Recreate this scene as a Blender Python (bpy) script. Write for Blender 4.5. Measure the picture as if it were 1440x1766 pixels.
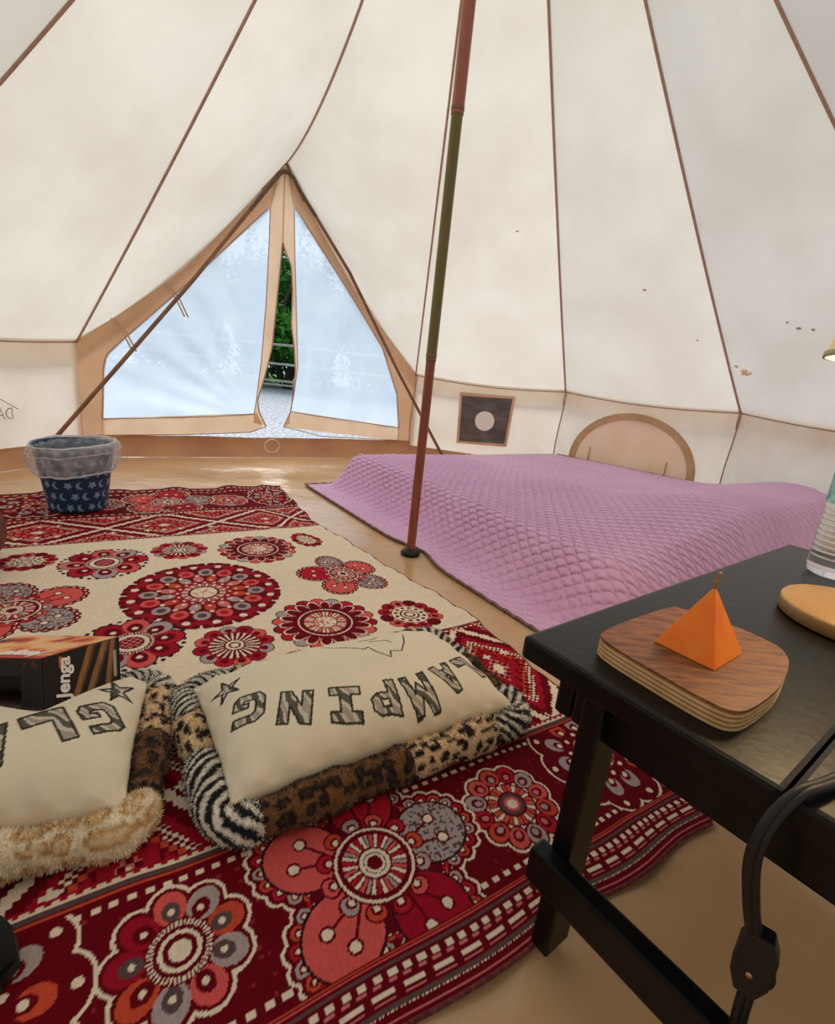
import bpy, bmesh, math, random
import numpy as np
from mathutils import Vector, Matrix

for _o in list(bpy.data.objects):
    bpy.data.objects.remove(_o)
S = bpy.context.scene
COL = S.collection
random.seed(7)
RNG = np.random.default_rng(11)

# ------------------------------------------------------------------ camera
cam_d = bpy.data.cameras.new('camera')
cam_d.sensor_fit = 'HORIZONTAL'
cam_d.sensor_width = 36.0
cam_d.lens = 885.07 / 1440.0 * 36.0
cam_d.clip_start = 0.02
cam_d.clip_end = 300
cam = bpy.data.objects.new('camera', cam_d)
COL.objects.link(cam)
PITCH, ROLL, CAMH = 0.27427, 0.10806, 0.77415
_cp, _sp, _cr, _sr = math.cos(PITCH), math.sin(PITCH), math.cos(ROLL), math.sin(ROLL)
_F = Vector((0, _cp, -_sp)); _R0 = Vector((1, 0, 0)); _U0 = Vector((0, _sp, _cp))
_R = _R0 * _cr + _U0 * _sr
_U = _U0 * _cr - _R0 * _sr
cam.matrix_world = Matrix(((_R.x, _U.x, -_F.x, 0), (_R.y, _U.y, -_F.y, 0), (_R.z, _U.z, -_F.z, CAMH), (0, 0, 0, 1)))
S.camera = cam

# ------------------------------------------------------------------ world, sun, exposure
w = bpy.data.worlds.new('overcast_sky')
S.world = w
w.use_nodes = True
_bg = w.node_tree.nodes['Background']
_bg.inputs['Color'].default_value = (0.80, 0.90, 1.0, 1)
_bg.inputs['Strength'].default_value = 0.82
sun_d = bpy.data.lights.new('hazy_sun', 'SUN')
sun_d.energy = 3.1
sun_d.angle = math.radians(50)
sun_d.color = (1.0, 0.97, 0.92)
sun = bpy.data.objects.new('hazy_sun', sun_d)
COL.objects.link(sun)
sun.rotation_euler = Vector((0.45, -0.85, -0.78)).to_track_quat('-Z', 'Y').to_euler()
S.view_settings.view_transform = 'Standard'
S.view_settings.look = 'None'
S.view_settings.gamma = 1.0
S.view_settings.use_curve_mapping = False
S.view_settings.exposure = -0.10
try:
    S.cycles.max_bounces = 10
    S.cycles.diffuse_bounces = 6
    S.cycles.transparent_max_bounces = 12
    S.cycles.caustics_reflective = False
    S.cycles.caustics_refractive = False
except Exception:
    pass

# ------------------------------------------------------------------ helpers
def lin(c):
    c = np.asarray(c, float) / 255.0
    return np.where(c <= 0.04045, c / 12.92, ((c + 0.055) / 1.055) ** 2.4)

def L4(c):
    return tuple(float(x) for x in lin(c)) + (1.0,)

def tag(o, label=None, cat=None, group=None, kind=None):
    if label: o['label'] = label
    if cat: o['category'] = cat
    if group: o['group'] = group
    if kind: o['kind'] = kind
    return o

def empty(name, loc=(0, 0, 0), rz=0.0, parent=None):
    o = bpy.data.objects.new(name, None)
    o.empty_display_size = 0.1
    COL.objects.link(o)
    o.location = loc
    o.rotation_euler = (0, 0, rz)
    if parent: o.parent = parent
    return o

def link(name, me, mat=None, parent=None, smooth=True):
    if mat is not None:
        me.materials.append(mat)
    if smooth and len(me.polygons):
        me.polygons.foreach_set('use_smooth', np.ones(len(me.polygons), dtype=bool))
    o = bpy.data.objects.new(name, me)
    COL.objects.link(o)
    if parent: o.parent = parent
    return o

def mesh_np(name, V, Fq, mat=None, parent=None, colors=None, smooth=True):
    """V (n,3), Fq (m,k) same size polygons"""
    V = np.asarray(V, np.float32).reshape(-1, 3)
    Fq = np.asarray(Fq, np.int32)
    m, k = Fq.shape
    me = bpy.data.meshes.new(name)
    me.vertices.add(len(V)); me.vertices.foreach_set('co', V.ravel())
    me.loops.add(m * k); me.loops.foreach_set('vertex_index', Fq.ravel())
    me.polygons.add(m)
    me.polygons.foreach_set('loop_start', np.arange(0, m * k, k, dtype=np.int32))
    me.update(calc_edges=True)
    me.validate()
    if colors is not None:
        a = me.color_attributes.new('Col', 'FLOAT_COLOR', 'POINT')
        c = np.ones((len(V), 4), np.float32); c[:, :3] = np.asarray(colors, np.float32).reshape(-1, 3)
        a.data.foreach_set('color', c.ravel())
    return link(name, me, mat, parent, smooth)

def grid_faces(nr, nc, wrap=False):
    i, j = np.meshgrid(np.arange(nr - 1), np.arange(nc if wrap else nc - 1), indexing='ij')
    j2 = (j + 1) % nc
    return np.stack([i * nc + j, i * nc + j2, (i + 1) * nc + j2, (i + 1) * nc + j], -1).reshape(-1, 4)

def grid(name, P, mat=None, parent=None, colors=None, wrap=False, smooth=True, flip=False):
    P = np.asarray(P); nr, nc = P.shape[:2]
    f = grid_faces(nr, nc, wrap)
    if flip: f = f[:, ::-1]
    return mesh_np(name, P.reshape(-1, 3), f, mat, parent, None if colors is None else np.asarray(colors).reshape(-1, 3), smooth)

def tube_arrays(pts, rad, n=8, flat=1.0, cap=True):
    pts = np.asarray(pts, float)
    rad = np.broadcast_to(np.asarray(rad, float), (len(pts),))
    T = np.gradient(pts, axis=0); T /= np.linalg.norm(T, axis=1)[:, None] + 1e-12
    ref = np.array([0, 0, 1.0]) if abs(T[0, 2]) < 0.9 else np.array([1.0, 0, 0])
    Nn = []
    prev = ref - T[0] * (ref @ T[0]); prev /= np.linalg.norm(prev)
    for t in T:
        prev = prev - t * (prev @ t); prev /= np.linalg.norm(prev) + 1e-12
        Nn.append(prev)
    Nn = np.array(Nn); B = np.cross(T, Nn)
    a = np.linspace(0, 2 * np.pi, n, endpoint=False)
    P = pts[:, None] + rad[:, None, None] * (np.cos(a)[None, :, None] * Nn[:, None] * flat + np.sin(a)[None, :, None] * B[:, None])
    V = P.reshape(-1, 3)
    Fc = grid_faces(len(pts), n, True).tolist()
    if cap:
        Fc.append(list(range(n))[::-1]); Fc.append([(len(pts) - 1) * n + k for k in range(n)])
    return V, Fc

def tube(name, pts, rad, mat, parent=None, n=8, flat=1.0, smooth=True):
    V, Fc = tube_arrays(pts, rad, n, flat)
    me = bpy.data.meshes.new(name); me.from_pydata(V.tolist(), [], Fc); me.update()
    return link(name, me, mat, parent, smooth)

def poly(name, V, Fc, mat, parent=None, smooth=False, bevel=0.0, seg=2):
    me = bpy.data.meshes.new(name); me.from_pydata([tuple(map(float, v)) for v in V], [], Fc); me.update()
    if bevel > 0:
        bm = bmesh.new(); bm.from_mesh(me)
        bmesh.ops.recalc_face_normals(bm, faces=bm.faces)
        bmesh.ops.bevel(bm, geom=list(bm.edges), offset=bevel, segments=seg, affect='EDGES', profile=0.6)
        bm.to_mesh(me); bm.free()
    return link(name, me, mat, parent, smooth)

def box(name, lo, hi, mat, parent=None, bevel=0.0, seg=2):
    x0, y0, z0 = lo; x1, y1, z1 = hi
    V = [(x0, y0, z0), (x1, y0, z0), (x1, y1, z0), (x0, y1, z0), (x0, y0, z1), (x1, y0, z1), (x1, y1, z1), (x0, y1, z1)]
    Fc = [(0, 3, 2, 1), (4, 5, 6, 7), (0, 1, 5, 4), (1, 2, 6, 5), (2, 3, 7, 6), (3, 0, 4, 7)]
    return poly(name, V, Fc, mat, parent, False, bevel, seg)

def lathe(name, prof, mat, parent=None, n=48, center=(0, 0), close=False, smooth=True):
    a = np.linspace(0, 2 * np.pi, n, endpoint=False)
    prof = np.asarray(prof, float)
    P = np.stack([center[0] + prof[:, 0, None] * np.cos(a), center[1] + prof[:, 0, None] * np.sin(a), np.repeat(prof[:, 1, None], n, 1)], -1)
    V = P.reshape(-1, 3).tolist(); Fc = grid_faces(len(prof), n, True).tolist()
    if prof[0, 0] > 1e-6: Fc.append(list(range(n))[::-1])
    if prof[-1, 0] > 1e-6: Fc.append([(len(prof) - 1) * n + k for k in range(n)])
    if close: Fc = Fc[:len(prof) * n - n]
    me = bpy.data.meshes.new(name); me.from_pydata(V, [], Fc); me.update()
    return link(name, me, mat, parent, smooth)

def hash2(ix, iy, k=0):
    h = np.sin(ix * 127.1 + iy * 311.7 + k * 74.7) * 43758.5453
    return h - np.floor(h)

def vnoise(x, y, k=0):
    ix, iy = np.floor(x), np.floor(y); fx, fy = x - ix, y - iy
    fx = fx * fx * (3 - 2 * fx); fy = fy * fy * (3 - 2 * fy)
    a, b, c, d = hash2(ix, iy, k), hash2(ix + 1, iy, k), hash2(ix, iy + 1, k), hash2(ix + 1, iy + 1, k)
    return (a * (1 - fx) + b * fx) * (1 - fy) + (c * (1 - fx) + d * fx) * fy

def fbm(x, y, k=0, o=3):
    s = 0; amp = 0.5
    for i in range(o):
        s = s + amp * vnoise(x * 2 ** i, y * 2 ** i, k + i * 13); amp *= 0.5
    return s

def sst(a, b, x):
    t = np.clip((x - a) / (b - a), 0, 1)
    return t * t * (3 - 2 * t)

# ------------------------------------------------------------------ materials
def nodes(name):
    m = bpy.data.materials.new(name); m.use_nodes = True
    nt = m.node_tree
    for n in list(nt.nodes): nt.nodes.remove(n)
    out = nt.nodes.new('ShaderNodeOutputMaterial')
    return m, nt, out

def mixed_colour(nt, c1, c2, scale, detail=4, lo=0.35, hi=0.65, coord='Object', stretch=None):
    tc = nt.nodes.new('ShaderNodeTexCoord')
    nz = nt.nodes.new('ShaderNodeTexNoise'); nz.inputs['Scale'].default_value = scale; nz.inputs['Detail'].default_value = detail
    if stretch:
        mp = nt.nodes.new('ShaderNodeMapping'); mp.inputs['Scale'].default_value = stretch
        nt.links.new(tc.outputs[coord], mp.inputs['Vector']); nt.links.new(mp.outputs['Vector'], nz.inputs['Vector'])
    else:
        nt.links.new(tc.outputs[coord], nz.inputs['Vector'])
    r = nt.nodes.new('ShaderNodeValToRGB')
    r.color_ramp.elements[0].position = lo; r.color_ramp.elements[0].color = L4(c1)
    r.color_ramp.elements[1].position = hi; r.color_ramp.elements[1].color = L4(c2)
    nt.links.new(nz.outputs['Fac'], r.inputs['Fac'])
    return r.outputs['Color'], nz, tc

def bump_of(nt, tc, scale, strength, dist=0.01, coord='Object', detail=3):
    nz = nt.nodes.new('ShaderNodeTexNoise'); nz.inputs['Scale'].default_value = scale; nz.inputs['Detail'].default_value = detail
    nt.links.new(tc.outputs[coord], nz.inputs['Vector'])
    b = nt.nodes.new('ShaderNodeBump'); b.inputs['Strength'].default_value = strength; b.inputs['Distance'].default_value = dist
    nt.links.new(nz.outputs['Fac'], b.inputs['Height'])
    return b.outputs['Normal']

def pbr(name, c1, c2=None, scale=20, rough=0.6, bump=0.0, bscale=200, bdist=0.003, spec=0.5, metal=0.0, sheen=0.0, stretch=None, lo=0.35, hi=0.65, coat=0.0):
    m, nt, out = nodes(name)
    p = nt.nodes.new('ShaderNodeBsdfPrincipled')
    col, nz, tc = mixed_colour(nt, c1, c2 or c1, scale, lo=lo, hi=hi, stretch=stretch)
    nt.links.new(col, p.inputs['Base Color'])
    p.inputs['Roughness'].default_value = rough
    p.inputs['Specular IOR Level'].default_value = spec
    p.inputs['Metallic'].default_value = metal
    p.inputs['Sheen Weight'].default_value = sheen
    p.inputs['Coat Weight'].default_value = coat
    if bump > 0:
        nt.links.new(bump_of(nt, tc, bscale, bump, bdist), p.inputs['Normal'])
    nt.links.new(p.outputs['BSDF'], out.inputs['Surface'])
    return m

def cloth_thin(name, c1, c2, scale, trans, clear=0.0, lo=0.35, hi=0.65, bump=0.1, bscale=30):
    """fabric that passes light: diffuse + translucent (+ open weave)"""
    m, nt, out = nodes(name)
    col, nz, tc = mixed_colour(nt, c1, c2, scale, lo=lo, hi=hi)
    d = nt.nodes.new('ShaderNodeBsdfDiffuse'); t = nt.nodes.new('ShaderNodeBsdfTranslucent')
    nt.links.new(col, d.inputs['Color']); nt.links.new(col, t.inputs['Color'])
    if bump > 0:
        nb = bump_of(nt, tc, bscale, bump, 0.01)
        nt.links.new(nb, d.inputs['Normal']); nt.links.new(nb, t.inputs['Normal'])
    mx = nt.nodes.new('ShaderNodeMixShader'); mx.inputs['Fac'].default_value = trans
    nt.links.new(d.outputs[0], mx.inputs[1]); nt.links.new(t.outputs[0], mx.inputs[2])
    last = mx
    if clear > 0:
        tr = nt.nodes.new('ShaderNodeBsdfTransparent')
        m2 = nt.nodes.new('ShaderNodeMixShader'); m2.inputs['Fac'].default_value = clear
        nt.links.new(mx.outputs[0], m2.inputs[1]); nt.links.new(tr.outputs[0], m2.inputs[2]); last = m2
    nt.links.new(last.outputs[0], out.inputs['Surface'])
    return m

def vcol(name, rough=0.9, bump=0.0, bscale=900, bdist=0.002, sheen=0.0, spec=0.2, trans=0.0):
    m, nt, out = nodes(name)
    p = nt.nodes.new('ShaderNodeBsdfPrincipled')
    a = nt.nodes.new('ShaderNodeAttribute'); a.attribute_name = 'Col'
    nt.links.new(a.outputs['Color'], p.inputs['Base Color'])
    p.inputs['Roughness'].default_value = rough
    p.inputs['Specular IOR Level'].default_value = spec
    p.inputs['Sheen Weight'].default_value = sheen
    if bump > 0:
        tc = nt.nodes.new('ShaderNodeTexCoord')
        nt.links.new(bump_of(nt, tc, bscale, bump, bdist), p.inputs['Normal'])
    nt.links.new(p.outputs['BSDF'], out.inputs['Surface'])
    return m

M = {}
M['canvas'] = cloth_thin('roof_canvas', (229, 222, 207), (240, 235, 222), 2.2, 0.55, bump=0.15, bscale=9)
M['wall_canvas'] = cloth_thin('wall_canvas', (236, 219, 200), (247, 235, 219), 3.0, 0.52, bump=0.25, bscale=12)
M['tan_canvas'] = cloth_thin('tan_canvas', (208, 166, 130), (218, 178, 142), 4.0, 0.35, bump=0.2, bscale=14)
M['hem_canvas'] = cloth_thin('hem_canvas', (226, 196, 164), (236, 208, 180), 6.0, 0.45, bump=0.1, bscale=20)
M['mesh'] = cloth_thin('door_net', (214, 232, 252), (224, 240, 255), 5.0, 0.78, clear=0.2, bump=0.0)
M['seam'] = pbr('seam_tape', (178, 142, 124), (192, 156, 138), 40, 0.85)
M['floor'] = pbr('groundsheet_vinyl', (196, 156, 112), (212, 174, 130), 2.2, 0.20, 0.4, 5.0, 0.02, spec=0.5)
M['floor_edge'] = pbr('groundsheet_side', (182, 128, 86), (198, 146, 102), 3.0, 0.45, 0.3, 8.0, 0.02)
M['pole_red'] = pbr('pole_red_brown', (132, 60, 40), (150, 82, 58), 12, 0.4, stretch=(6, 6, 0.6))
M['pole_olive'] = pbr('pole_olive', (120, 96, 44), (92, 98, 40), 6, 0.38, stretch=(14, 14, 0.5))
M['pole_pink'] = pbr('pole_rosy', (158, 88, 68), (168, 104, 84), 8, 0.45, stretch=(6, 6, 0.6))
M['frame_pole'] = pbr('door_frame_pole', (122, 82, 54), (146, 100, 66), 10, 0.4)
M['crown'] = pbr('door_pole_crown', (84, 62, 42), (112, 84, 56), 10, 0.45)
M['black_rubber'] = pbr('black_rubber', (11, 9, 9), (18, 15, 14), 30, 0.5)
M['rug'] = vcol('woven_throw', 0.95, 0.55, 520, 0.003, spec=0.1)
M['rug_hem'] = pbr('throw_hem', (86, 26, 34), (120, 60, 62), 120, 0.9)
M['print'] = vcol('printed_cloth', 0.9, 0.25, 420, 0.002, spec=0.15)
M['fur'] = vcol('fake_fur', 0.95, 0.0, spec=0.1, sheen=0.3)
M['quilt'] = pbr('lilac_quilt', (220, 172, 214), (228, 182, 222), 3, 0.85, 0.15, 260, 0.002, spec=0.2, sheen=0.25)
M['quilt_hem'] = pbr('quilt_hem', (128, 100, 104), (140, 112, 114), 60, 0.9)
M['black_wood'] = pbr('black_painted_wood', (8, 6, 5), (17, 13, 11), 6, 0.36, 0.25, 60, 0.002, spec=0.28, stretch=(1, 8, 1))
M['wood_joint'] = pbr('table_joint', (10, 8, 7), (16, 12, 10), 30, 0.8)
M['ply_top'] = pbr('ply_veneer', (98, 54, 30), (150, 94, 54), 14, 0.5, 0.15, 90, 0.001, stretch=(2, 14, 2))
M['ply_light'] = pbr('ply_layer_pale', (214, 176, 122), (228, 196, 146), 40, 0.7)
M['ply_dark'] = pbr('ply_layer_brown', (160, 112, 64), (182, 132, 82), 40, 0.7)
M['wick'] = pbr('twine_wick', (150, 106, 62), (180, 136, 88), 200, 0.8)
M['lamp_gold'] = pbr('lamp_gold_paint', (160, 122, 72), (178, 140, 88), 6, 0.45)
M['brown_leather'] = pbr('brown_leather', (96, 44, 26), (112, 54, 32), 18, 0.55, 0.2, 60)
M['black_fabric'] = pbr('black_fabric', (10, 9, 10), (18, 16, 17), 80, 0.9, 0.3, 300)
M['bin'] = vcol('bin_plastic', 0.45, spec=0.4)
M['cardboard'] = vcol('printed_card', 0.5, spec=0.35)
M['white_print'] = pbr('white_print', (248, 243, 238), (250, 246, 242), 30, 0.6)
M['stroke'] = pbr('printed_stroke', (120, 104, 92), (132, 114, 100), 30, 0.8)
M['dark_net'] = pbr('dark_net', (92, 84, 82), (116, 108, 104), 7, 0.8, stretch=(1, 1, 2.5))
M['net_frame'] = pbr('net_frame', (212, 172, 138), (226, 188, 154), 10, 0.85)
M['flap_band'] = cloth_thin('flap_band', (196, 160, 122), (210, 176, 140), 10, 0.3)
M['flap_cloth'] = cloth_thin('flap_cloth', (250, 234, 218), (252, 240, 228), 5, 0.6)
M['stain'] = cloth_thin('rust_stain', (222, 178, 120), (244, 214, 168), 60, 0.4, bump=0)
M['speck'] = pbr('mildew_speck', (168, 156, 140), (214, 202, 184), 60, 0.9)
M['gravel'] = pbr('gravel', (178, 184, 192), (240, 244, 250), 28, 0.9, 0.8, 30, 0.05, lo=0.4, hi=0.6)
M['fence'] = pbr('fence_wood', (150, 156, 140), (176, 182, 164), 8, 0.85)
M['bark'] = pbr('bark', (70, 56, 42), (92, 76, 58), 10, 0.95)
M['leaf'] = vcol('leaf', 0.6, spec=0.3)

def candle_mat():
    m, nt, out = nodes('orange_wax')
    p = nt.nodes.new('ShaderNodeBsdfPrincipled')
    col, nz, tc = mixed_colour(nt, (255, 118, 0), (255, 146, 2), 26)
    nt.links.new(col, p.inputs['Base Color'])
    p.inputs['Roughness'].default_value = 0.42
    p.inputs['Subsurface Weight'].default_value = 0.06
    p.inputs['Subsurface Radius'].default_value = (0.03, 0.012, 0.004)
    p.inputs['Subsurface Scale'].default_value = 0.6
    nt.links.new(p.outputs[0], out.inputs[0]); return m
M['wax'] = candle_mat()

def plastic_film(name, col, clear):
    m, nt, out = nodes(name)
    tr = nt.nodes.new('ShaderNodeBsdfTransparent')
    p = nt.nodes.new('ShaderNodeBsdfPrincipled'); p.inputs['Base Color'].default_value = L4(col); p.inputs['Roughness'].default_value = 0.2
    tl = nt.nodes.new('ShaderNodeBsdfTranslucent'); tl.inputs['Color'].default_value = L4(col)
    a = nt.nodes.new('ShaderNodeMixShader'); a.inputs[0].default_value = 0.3
    nt.links.new(p.outputs[0], a.inputs[1]); nt.links.new(tl.outputs[0], a.inputs[2])
    tc = nt.nodes.new('ShaderNodeTexCoord'); nz = nt.nodes.new('ShaderNodeTexNoise'); nz.inputs['Scale'].default_value = 22
    nt.links.new(tc.outputs['Object'], nz.inputs['Vector'])
    mr = nt.nodes.new('ShaderNodeMapRange'); mr.inputs['To Min'].default_value = clear - 0.12; mr.inputs['To Max'].default_value = clear + 0.12
    mr.inputs['From Min'].default_value = 0.3; mr.inputs['From Max'].default_value = 0.7
    nt.links.new(nz.outputs['Fac'], mr.inputs['Value'])
    mx = nt.nodes.new('ShaderNodeMixShader'); nt.links.new(mr.outputs[0], mx.inputs[0])
    nt.links.new(a.outputs[0], mx.inputs[1]); nt.links.new(tr.outputs[0], mx.inputs[2])
    nt.links.new(mx.outputs[0], out.inputs[0]); return m
M['film'] = plastic_film('bin_liner_film', (244, 242, 248), 0.66)

def glassy(name, col, rough=0.03, ior=1.4):
    m, nt, out = nodes(name)
    p = nt.nodes.new('ShaderNodeBsdfPrincipled'); p.inputs['Base Color'].default_value = L4(col)
    p.inputs['Transmission Weight'].default_value = 1.0; p.inputs['Roughness'].default_value = rough; p.inputs['IOR'].default_value = ior
    nt.links.new(p.outputs[0], out.inputs[0]); return m
M['bottle'] = glassy('clear_plastic_bottle', (245, 248, 250), 0.06, 1.33)
M['shade'] = cloth_thin('lamp_shade_cloth', (236, 228, 200), (240, 232, 206), 20, 0.16, bump=0)
M['label_teal'] = pbr('bottle_label', (60, 150, 150), (150, 200, 205), 60, 0.5)

def lit(name, col, s):
    m, nt, out = nodes(name)
    e = nt.nodes.new('ShaderNodeEmission'); e.inputs[0].default_value = L4(col); e.inputs[1].default_value = s
    nt.links.new(e.outputs[0], out.inputs[0]); return m
M['rim_grey'] = pbr('shade_rim_grey', (176, 168, 140), (190, 182, 156), 30, 0.7)
M['bulb'] = lit('warm_bulb', (255, 206, 120), 14)

# ------------------------------------------------------------------ tent measures
CX, CY, RAD, HW, HA = -0.0118, 2.067, 2.5, 0.7056, 3.097
AZ0, DAZ = 2.64068, 0.508945
AZ = [AZ0 - k * DAZ for k in range(6)]
_last, _end = AZ[5], AZ0 + DAZ - 2 * math.pi
AZ += [_last + (_end - _last) * k / 6 for k in range(1, 7)]      # twelve seams in all (index 11 = one left of the door)
APEX = np.array([CX, CY, HA])
def rim(az, z=0.0, r=RAD):
    return np.array([CX + r * math.cos(az), CY + r * math.sin(az), z])
DA, DB = rim(AZ[0]), rim(AZ[2])
DLEN = float(np.linalg.norm(DB - DA))
DE = (DB - DA) / DLEN
DN = np.array([DE[1], -DE[0], 0.0])          # points into the tent
def door(s, z, off=0.0):
    s = np.asarray(s, float); z = np.asarray(z, float); off = np.asarray(off, float)
    s, z, off = np.broadcast_arrays(s, z, off)
    return DA + DE * s[..., None] + DN * off[..., None] + np.stack([0 * z, 0 * z, z], -1)

def seam_curve(az, t):
    """t 0 apex .. 1 eave (beyond 1: overhang)"""
    t = np.asarray(t, float)
    r = 0.03 + (RAD - 0.03) * np.minimum(t, 1)
    z = HA + (HW - HA) * np.minimum(t, 1) - 0.04 * 4 * np.clip(t, 0, 1) * (1 - np.clip(t, 0, 1))
    ex = np.maximum(t - 1, 0)
    r = r + ex * 0.9; z = z - ex * 2.4
    return np.stack([CX + r * np.cos(az), CY + r * np.sin(az), z], -1)

DOORTOP = door(1.251, 1.985)
def ridge_curve(t):
    t = np.asarray(t, float); tc = np.clip(t, 0, 1)[..., None]
    P = APEX + (DOORTOP - APEX) * tc
    P[..., 2] -= 0.27 * 4 * tc[..., 0] * (1 - tc[..., 0])
    P = P - DN * np.maximum(t - 1, 0)[..., None] * 1.6
    return P

# ------------------------------------------------------------------ structure: ceiling
ceiling = tag(empty('ceiling', (CX, CY, 0)), 'cream canvas bell tent roof rising to the centre pole', kind='structure')
def to_parent(o, parent):
    o.parent = parent
    o.matrix_parent_inverse = Matrix.Translation(parent.location).inverted() if parent.rotation_euler.z == 0 else (Matrix.Translation(parent.location) @ Matrix.Rotation(parent.rotation_euler.z, 4, 'Z')).inverted()
    return o
NT = 44
ROOF_V, ROOF_F = [], []
tt = np.concatenate([np.linspace(0.0, 1.0, NT), [1.02, 1.05]])
def roof_panel(ca, cb, bow=0.0, sag=0.025, eave=0.03, k=0):
    uu = np.linspace(0, 1, 26)
    a, b = ca(tt), cb(tt)
    P = a[:, None] * (1 - uu)[None, :, None] + b[:, None] * uu[None, :, None]
    T, Uu = np.meshgrid(np.clip(tt, 0, 1), uu, indexing='ij')
    s = np.sin(np.pi * Uu)
    P[..., 2] -= s * (sag * np.sin(np.pi * T) + eave * T ** 8 + bow * T ** 5)
    cen = np.array([CX, CY])
    wob = 0.02 * (fbm(Uu * 3 + k * 5, T * 4, k) - 0.45) * s * np.sin(np.pi * T)
    P[..., 2] += wob
    ROOF_V.append(P.reshape(-1, 3)); ROOF_F.append(grid_faces(P.shape[0], P.shape[1]))
    return to_parent(grid('roof_panel', P, M['canvas']), ceiling)
sc_fn = lambda k: (lambda t: seam_curve(AZ[k % 12], t))
for k in range(12):
    if k == 0: roof_panel(sc_fn(0), ridge_curve, bow=0.10, sag=0.02, eave=0, k=k)
    elif k == 1: roof_panel(ridge_curve, sc_fn(2), bow=0.07, sag=0.02, eave=0, k=k)
    else: roof_panel(sc_fn(k), sc_fn(k + 1), k=k)
t1 = np.linspace(0.01, 1.0, 40)
for k in range(12):
    c = ridge_curve(t1) if k == 1 else seam_curve(AZ[k], t1)
    c = c.copy(); c[:, 2] -= 0.004
    to_parent(tube('roof_seam', c, 0.0070, M['seam'], n=6), ceiling)
for k in range(2, 12):
    uu = np.linspace(0, 1, 14); a, b = seam_curve(AZ[k], 1.0), seam_curve(AZ[(k + 1) % 12], 1.0)
    c = a + (b - a) * uu[:, None]; c[:, 2] -= 0.03 * np.sin(np.pi * uu) + 0.004
    to_parent(tube('eave_seam', c, 0.004, M['seam'], n=5), ceiling)
# stains and mildew specks on the roof cloth
from mathutils.bvhtree import BVHTree
_off = np.cumsum([0] + [len(v) for v in ROOF_V[:-1]])
ROOF = BVHTree.FromPolygons(np.concatenate(ROOF_V).tolist(), np.concatenate([f + o for f, o in zip(ROOF_F, _off)]).tolist())
def blot(name, p, rad, mat, seed, n=16):
    """a flat irregular mark lying on the inner face of the roof cloth"""
    rr = random.Random(seed)
    eye = Vector((CX, CY, 0.9)); c0, nn, _, _ = ROOF.find_nearest(Vector(p))
    if nn.dot(eye - c0) < 0: nn = -nn
    tx = nn.cross(Vector((0, 0, 1))).normalized(); ty = nn.cross(tx)
    raw = [c0] + [c0 + tx * (rad * r_ * math.cos(a)) + ty * (rad * r_ * 0.8 * math.sin(a)) for a, r_ in ((2 * math.pi * i / n, 0.5 + 0.7 * rr.random()) for i in range(n))]
    hit = [ROOF.find_nearest(v)[0] for v in raw]
    V = [v + nn * 0.003 for v in hit] + [v + nn * 0.0015 for v in hit[1:]]
    Fc = [(0, 1 + i, 1 + (i + 1) % n) for i in range(n)] + [(1 + i, 1 + n + i, 1 + n + (i + 1) % n, 1 + (i + 1) % n) for i in range(n)]
    return to_parent(poly(name, V, Fc, mat), ceiling)
blot('rust_stain', (1.868, 3.24, 0.954), 0.035, M['stain'], 1)
blot('rust_stain', (1.83, 3.27, 0.99), 0.014, M['stain'], 2)
blot('rust_stain', (1.90, 3.21, 0.975), 0.012, M['stain'], 3)
for i, (q, r) in enumerate((((1.204, 3.325, 1.37), 0.010), ((1.584, 3.334, 1.118), 0.008), ((0.419, 3.479, 1.644), 0.008), ((1.80, 2.76, 1.17), 0.014), ((1.83, 2.70, 1.16), 0.010), ((1.77, 2.80, 1.21), 0.009))):
    blot('mildew_speck', q, r, M['speck'], 20 + i)

# ------------------------------------------------------------------ structure: floor, ground
floor = tag(empty('floor', (CX, CY, 0)), 'tan vinyl groundsheet covering the tent floor', kind='structure')
def ring_pts(r=RAD):
    pts = []
    for k in range(12):
        if k == 1: continue
        pts.append((CX + r * math.cos(AZ[k]), CY + r * math.sin(AZ[k])))
    return pts
rp = ring_pts(2.49)
V = []; Fc = []
NR = 26
for i in range(NR + 1):
    for (x, y) in rp:
        f = i / NR
        px, py = CX + (x - CX) * f, CY + (y - CY) * f
        V.append((px, py, 0.0))
me = bpy.data.meshes.new('groundsheet'); n = len(rp)
Fc = [(i * n + j, i * n + (j + 1) % n, (i + 1) * n + (j + 1) % n, (i + 1) * n + j) for i in range(NR) for j in range(n)]
me.from_pydata(V, [], Fc); me.update()
to_parent(link('groundsheet', me, M['floor'], smooth=False), floor)
def side_strip(a, b, h=0.115, k=0):
    uu = np.linspace(0, 1, 40); hh = np.linspace(0, 1, 7)
    cen = np.array([CX, CY, 0.0])
    P = np.zeros((len(hh), len(uu), 3))
    for i, q in enumerate(hh):
        base = a + (b - a) * uu[:, None]
        mid = (a + b) / 2 - cen; mid /= np.linalg.norm(mid)
        inn = 0.085 * (1 - q) ** 2 - 0.012 + 0.016 * (fbm(uu * 9 + k * 3, 0 * uu + q * 2, k) - 0.45)
        P[i] = base - mid * inn[:, None]
        P[i, :, 2] = q * h + 0.003 + (0.008 * (vnoise(uu * 7, 0 * uu, k + 3) - 0.5) if i == 6 else 0)
    return to_parent(grid('groundsheet_side', P, M['floor_edge']), floor)
for k in range(12):
    if k == 0: side_strip(DA - DN * -0.02, DB - DN * -0.02, 0.135, 0)
    elif k == 1: continue
    else: side_strip(rim(AZ[k], 0, 2.47), rim(AZ[(k + 1) % 12], 0, 2.47), 0.10, k)
gv = []
NG = 40
for i in range(NG + 1):
    for j in range(NG + 1):
        gv.append((-30 + 60 * i / NG, -16 + 60 * j / NG, -0.03))
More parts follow.
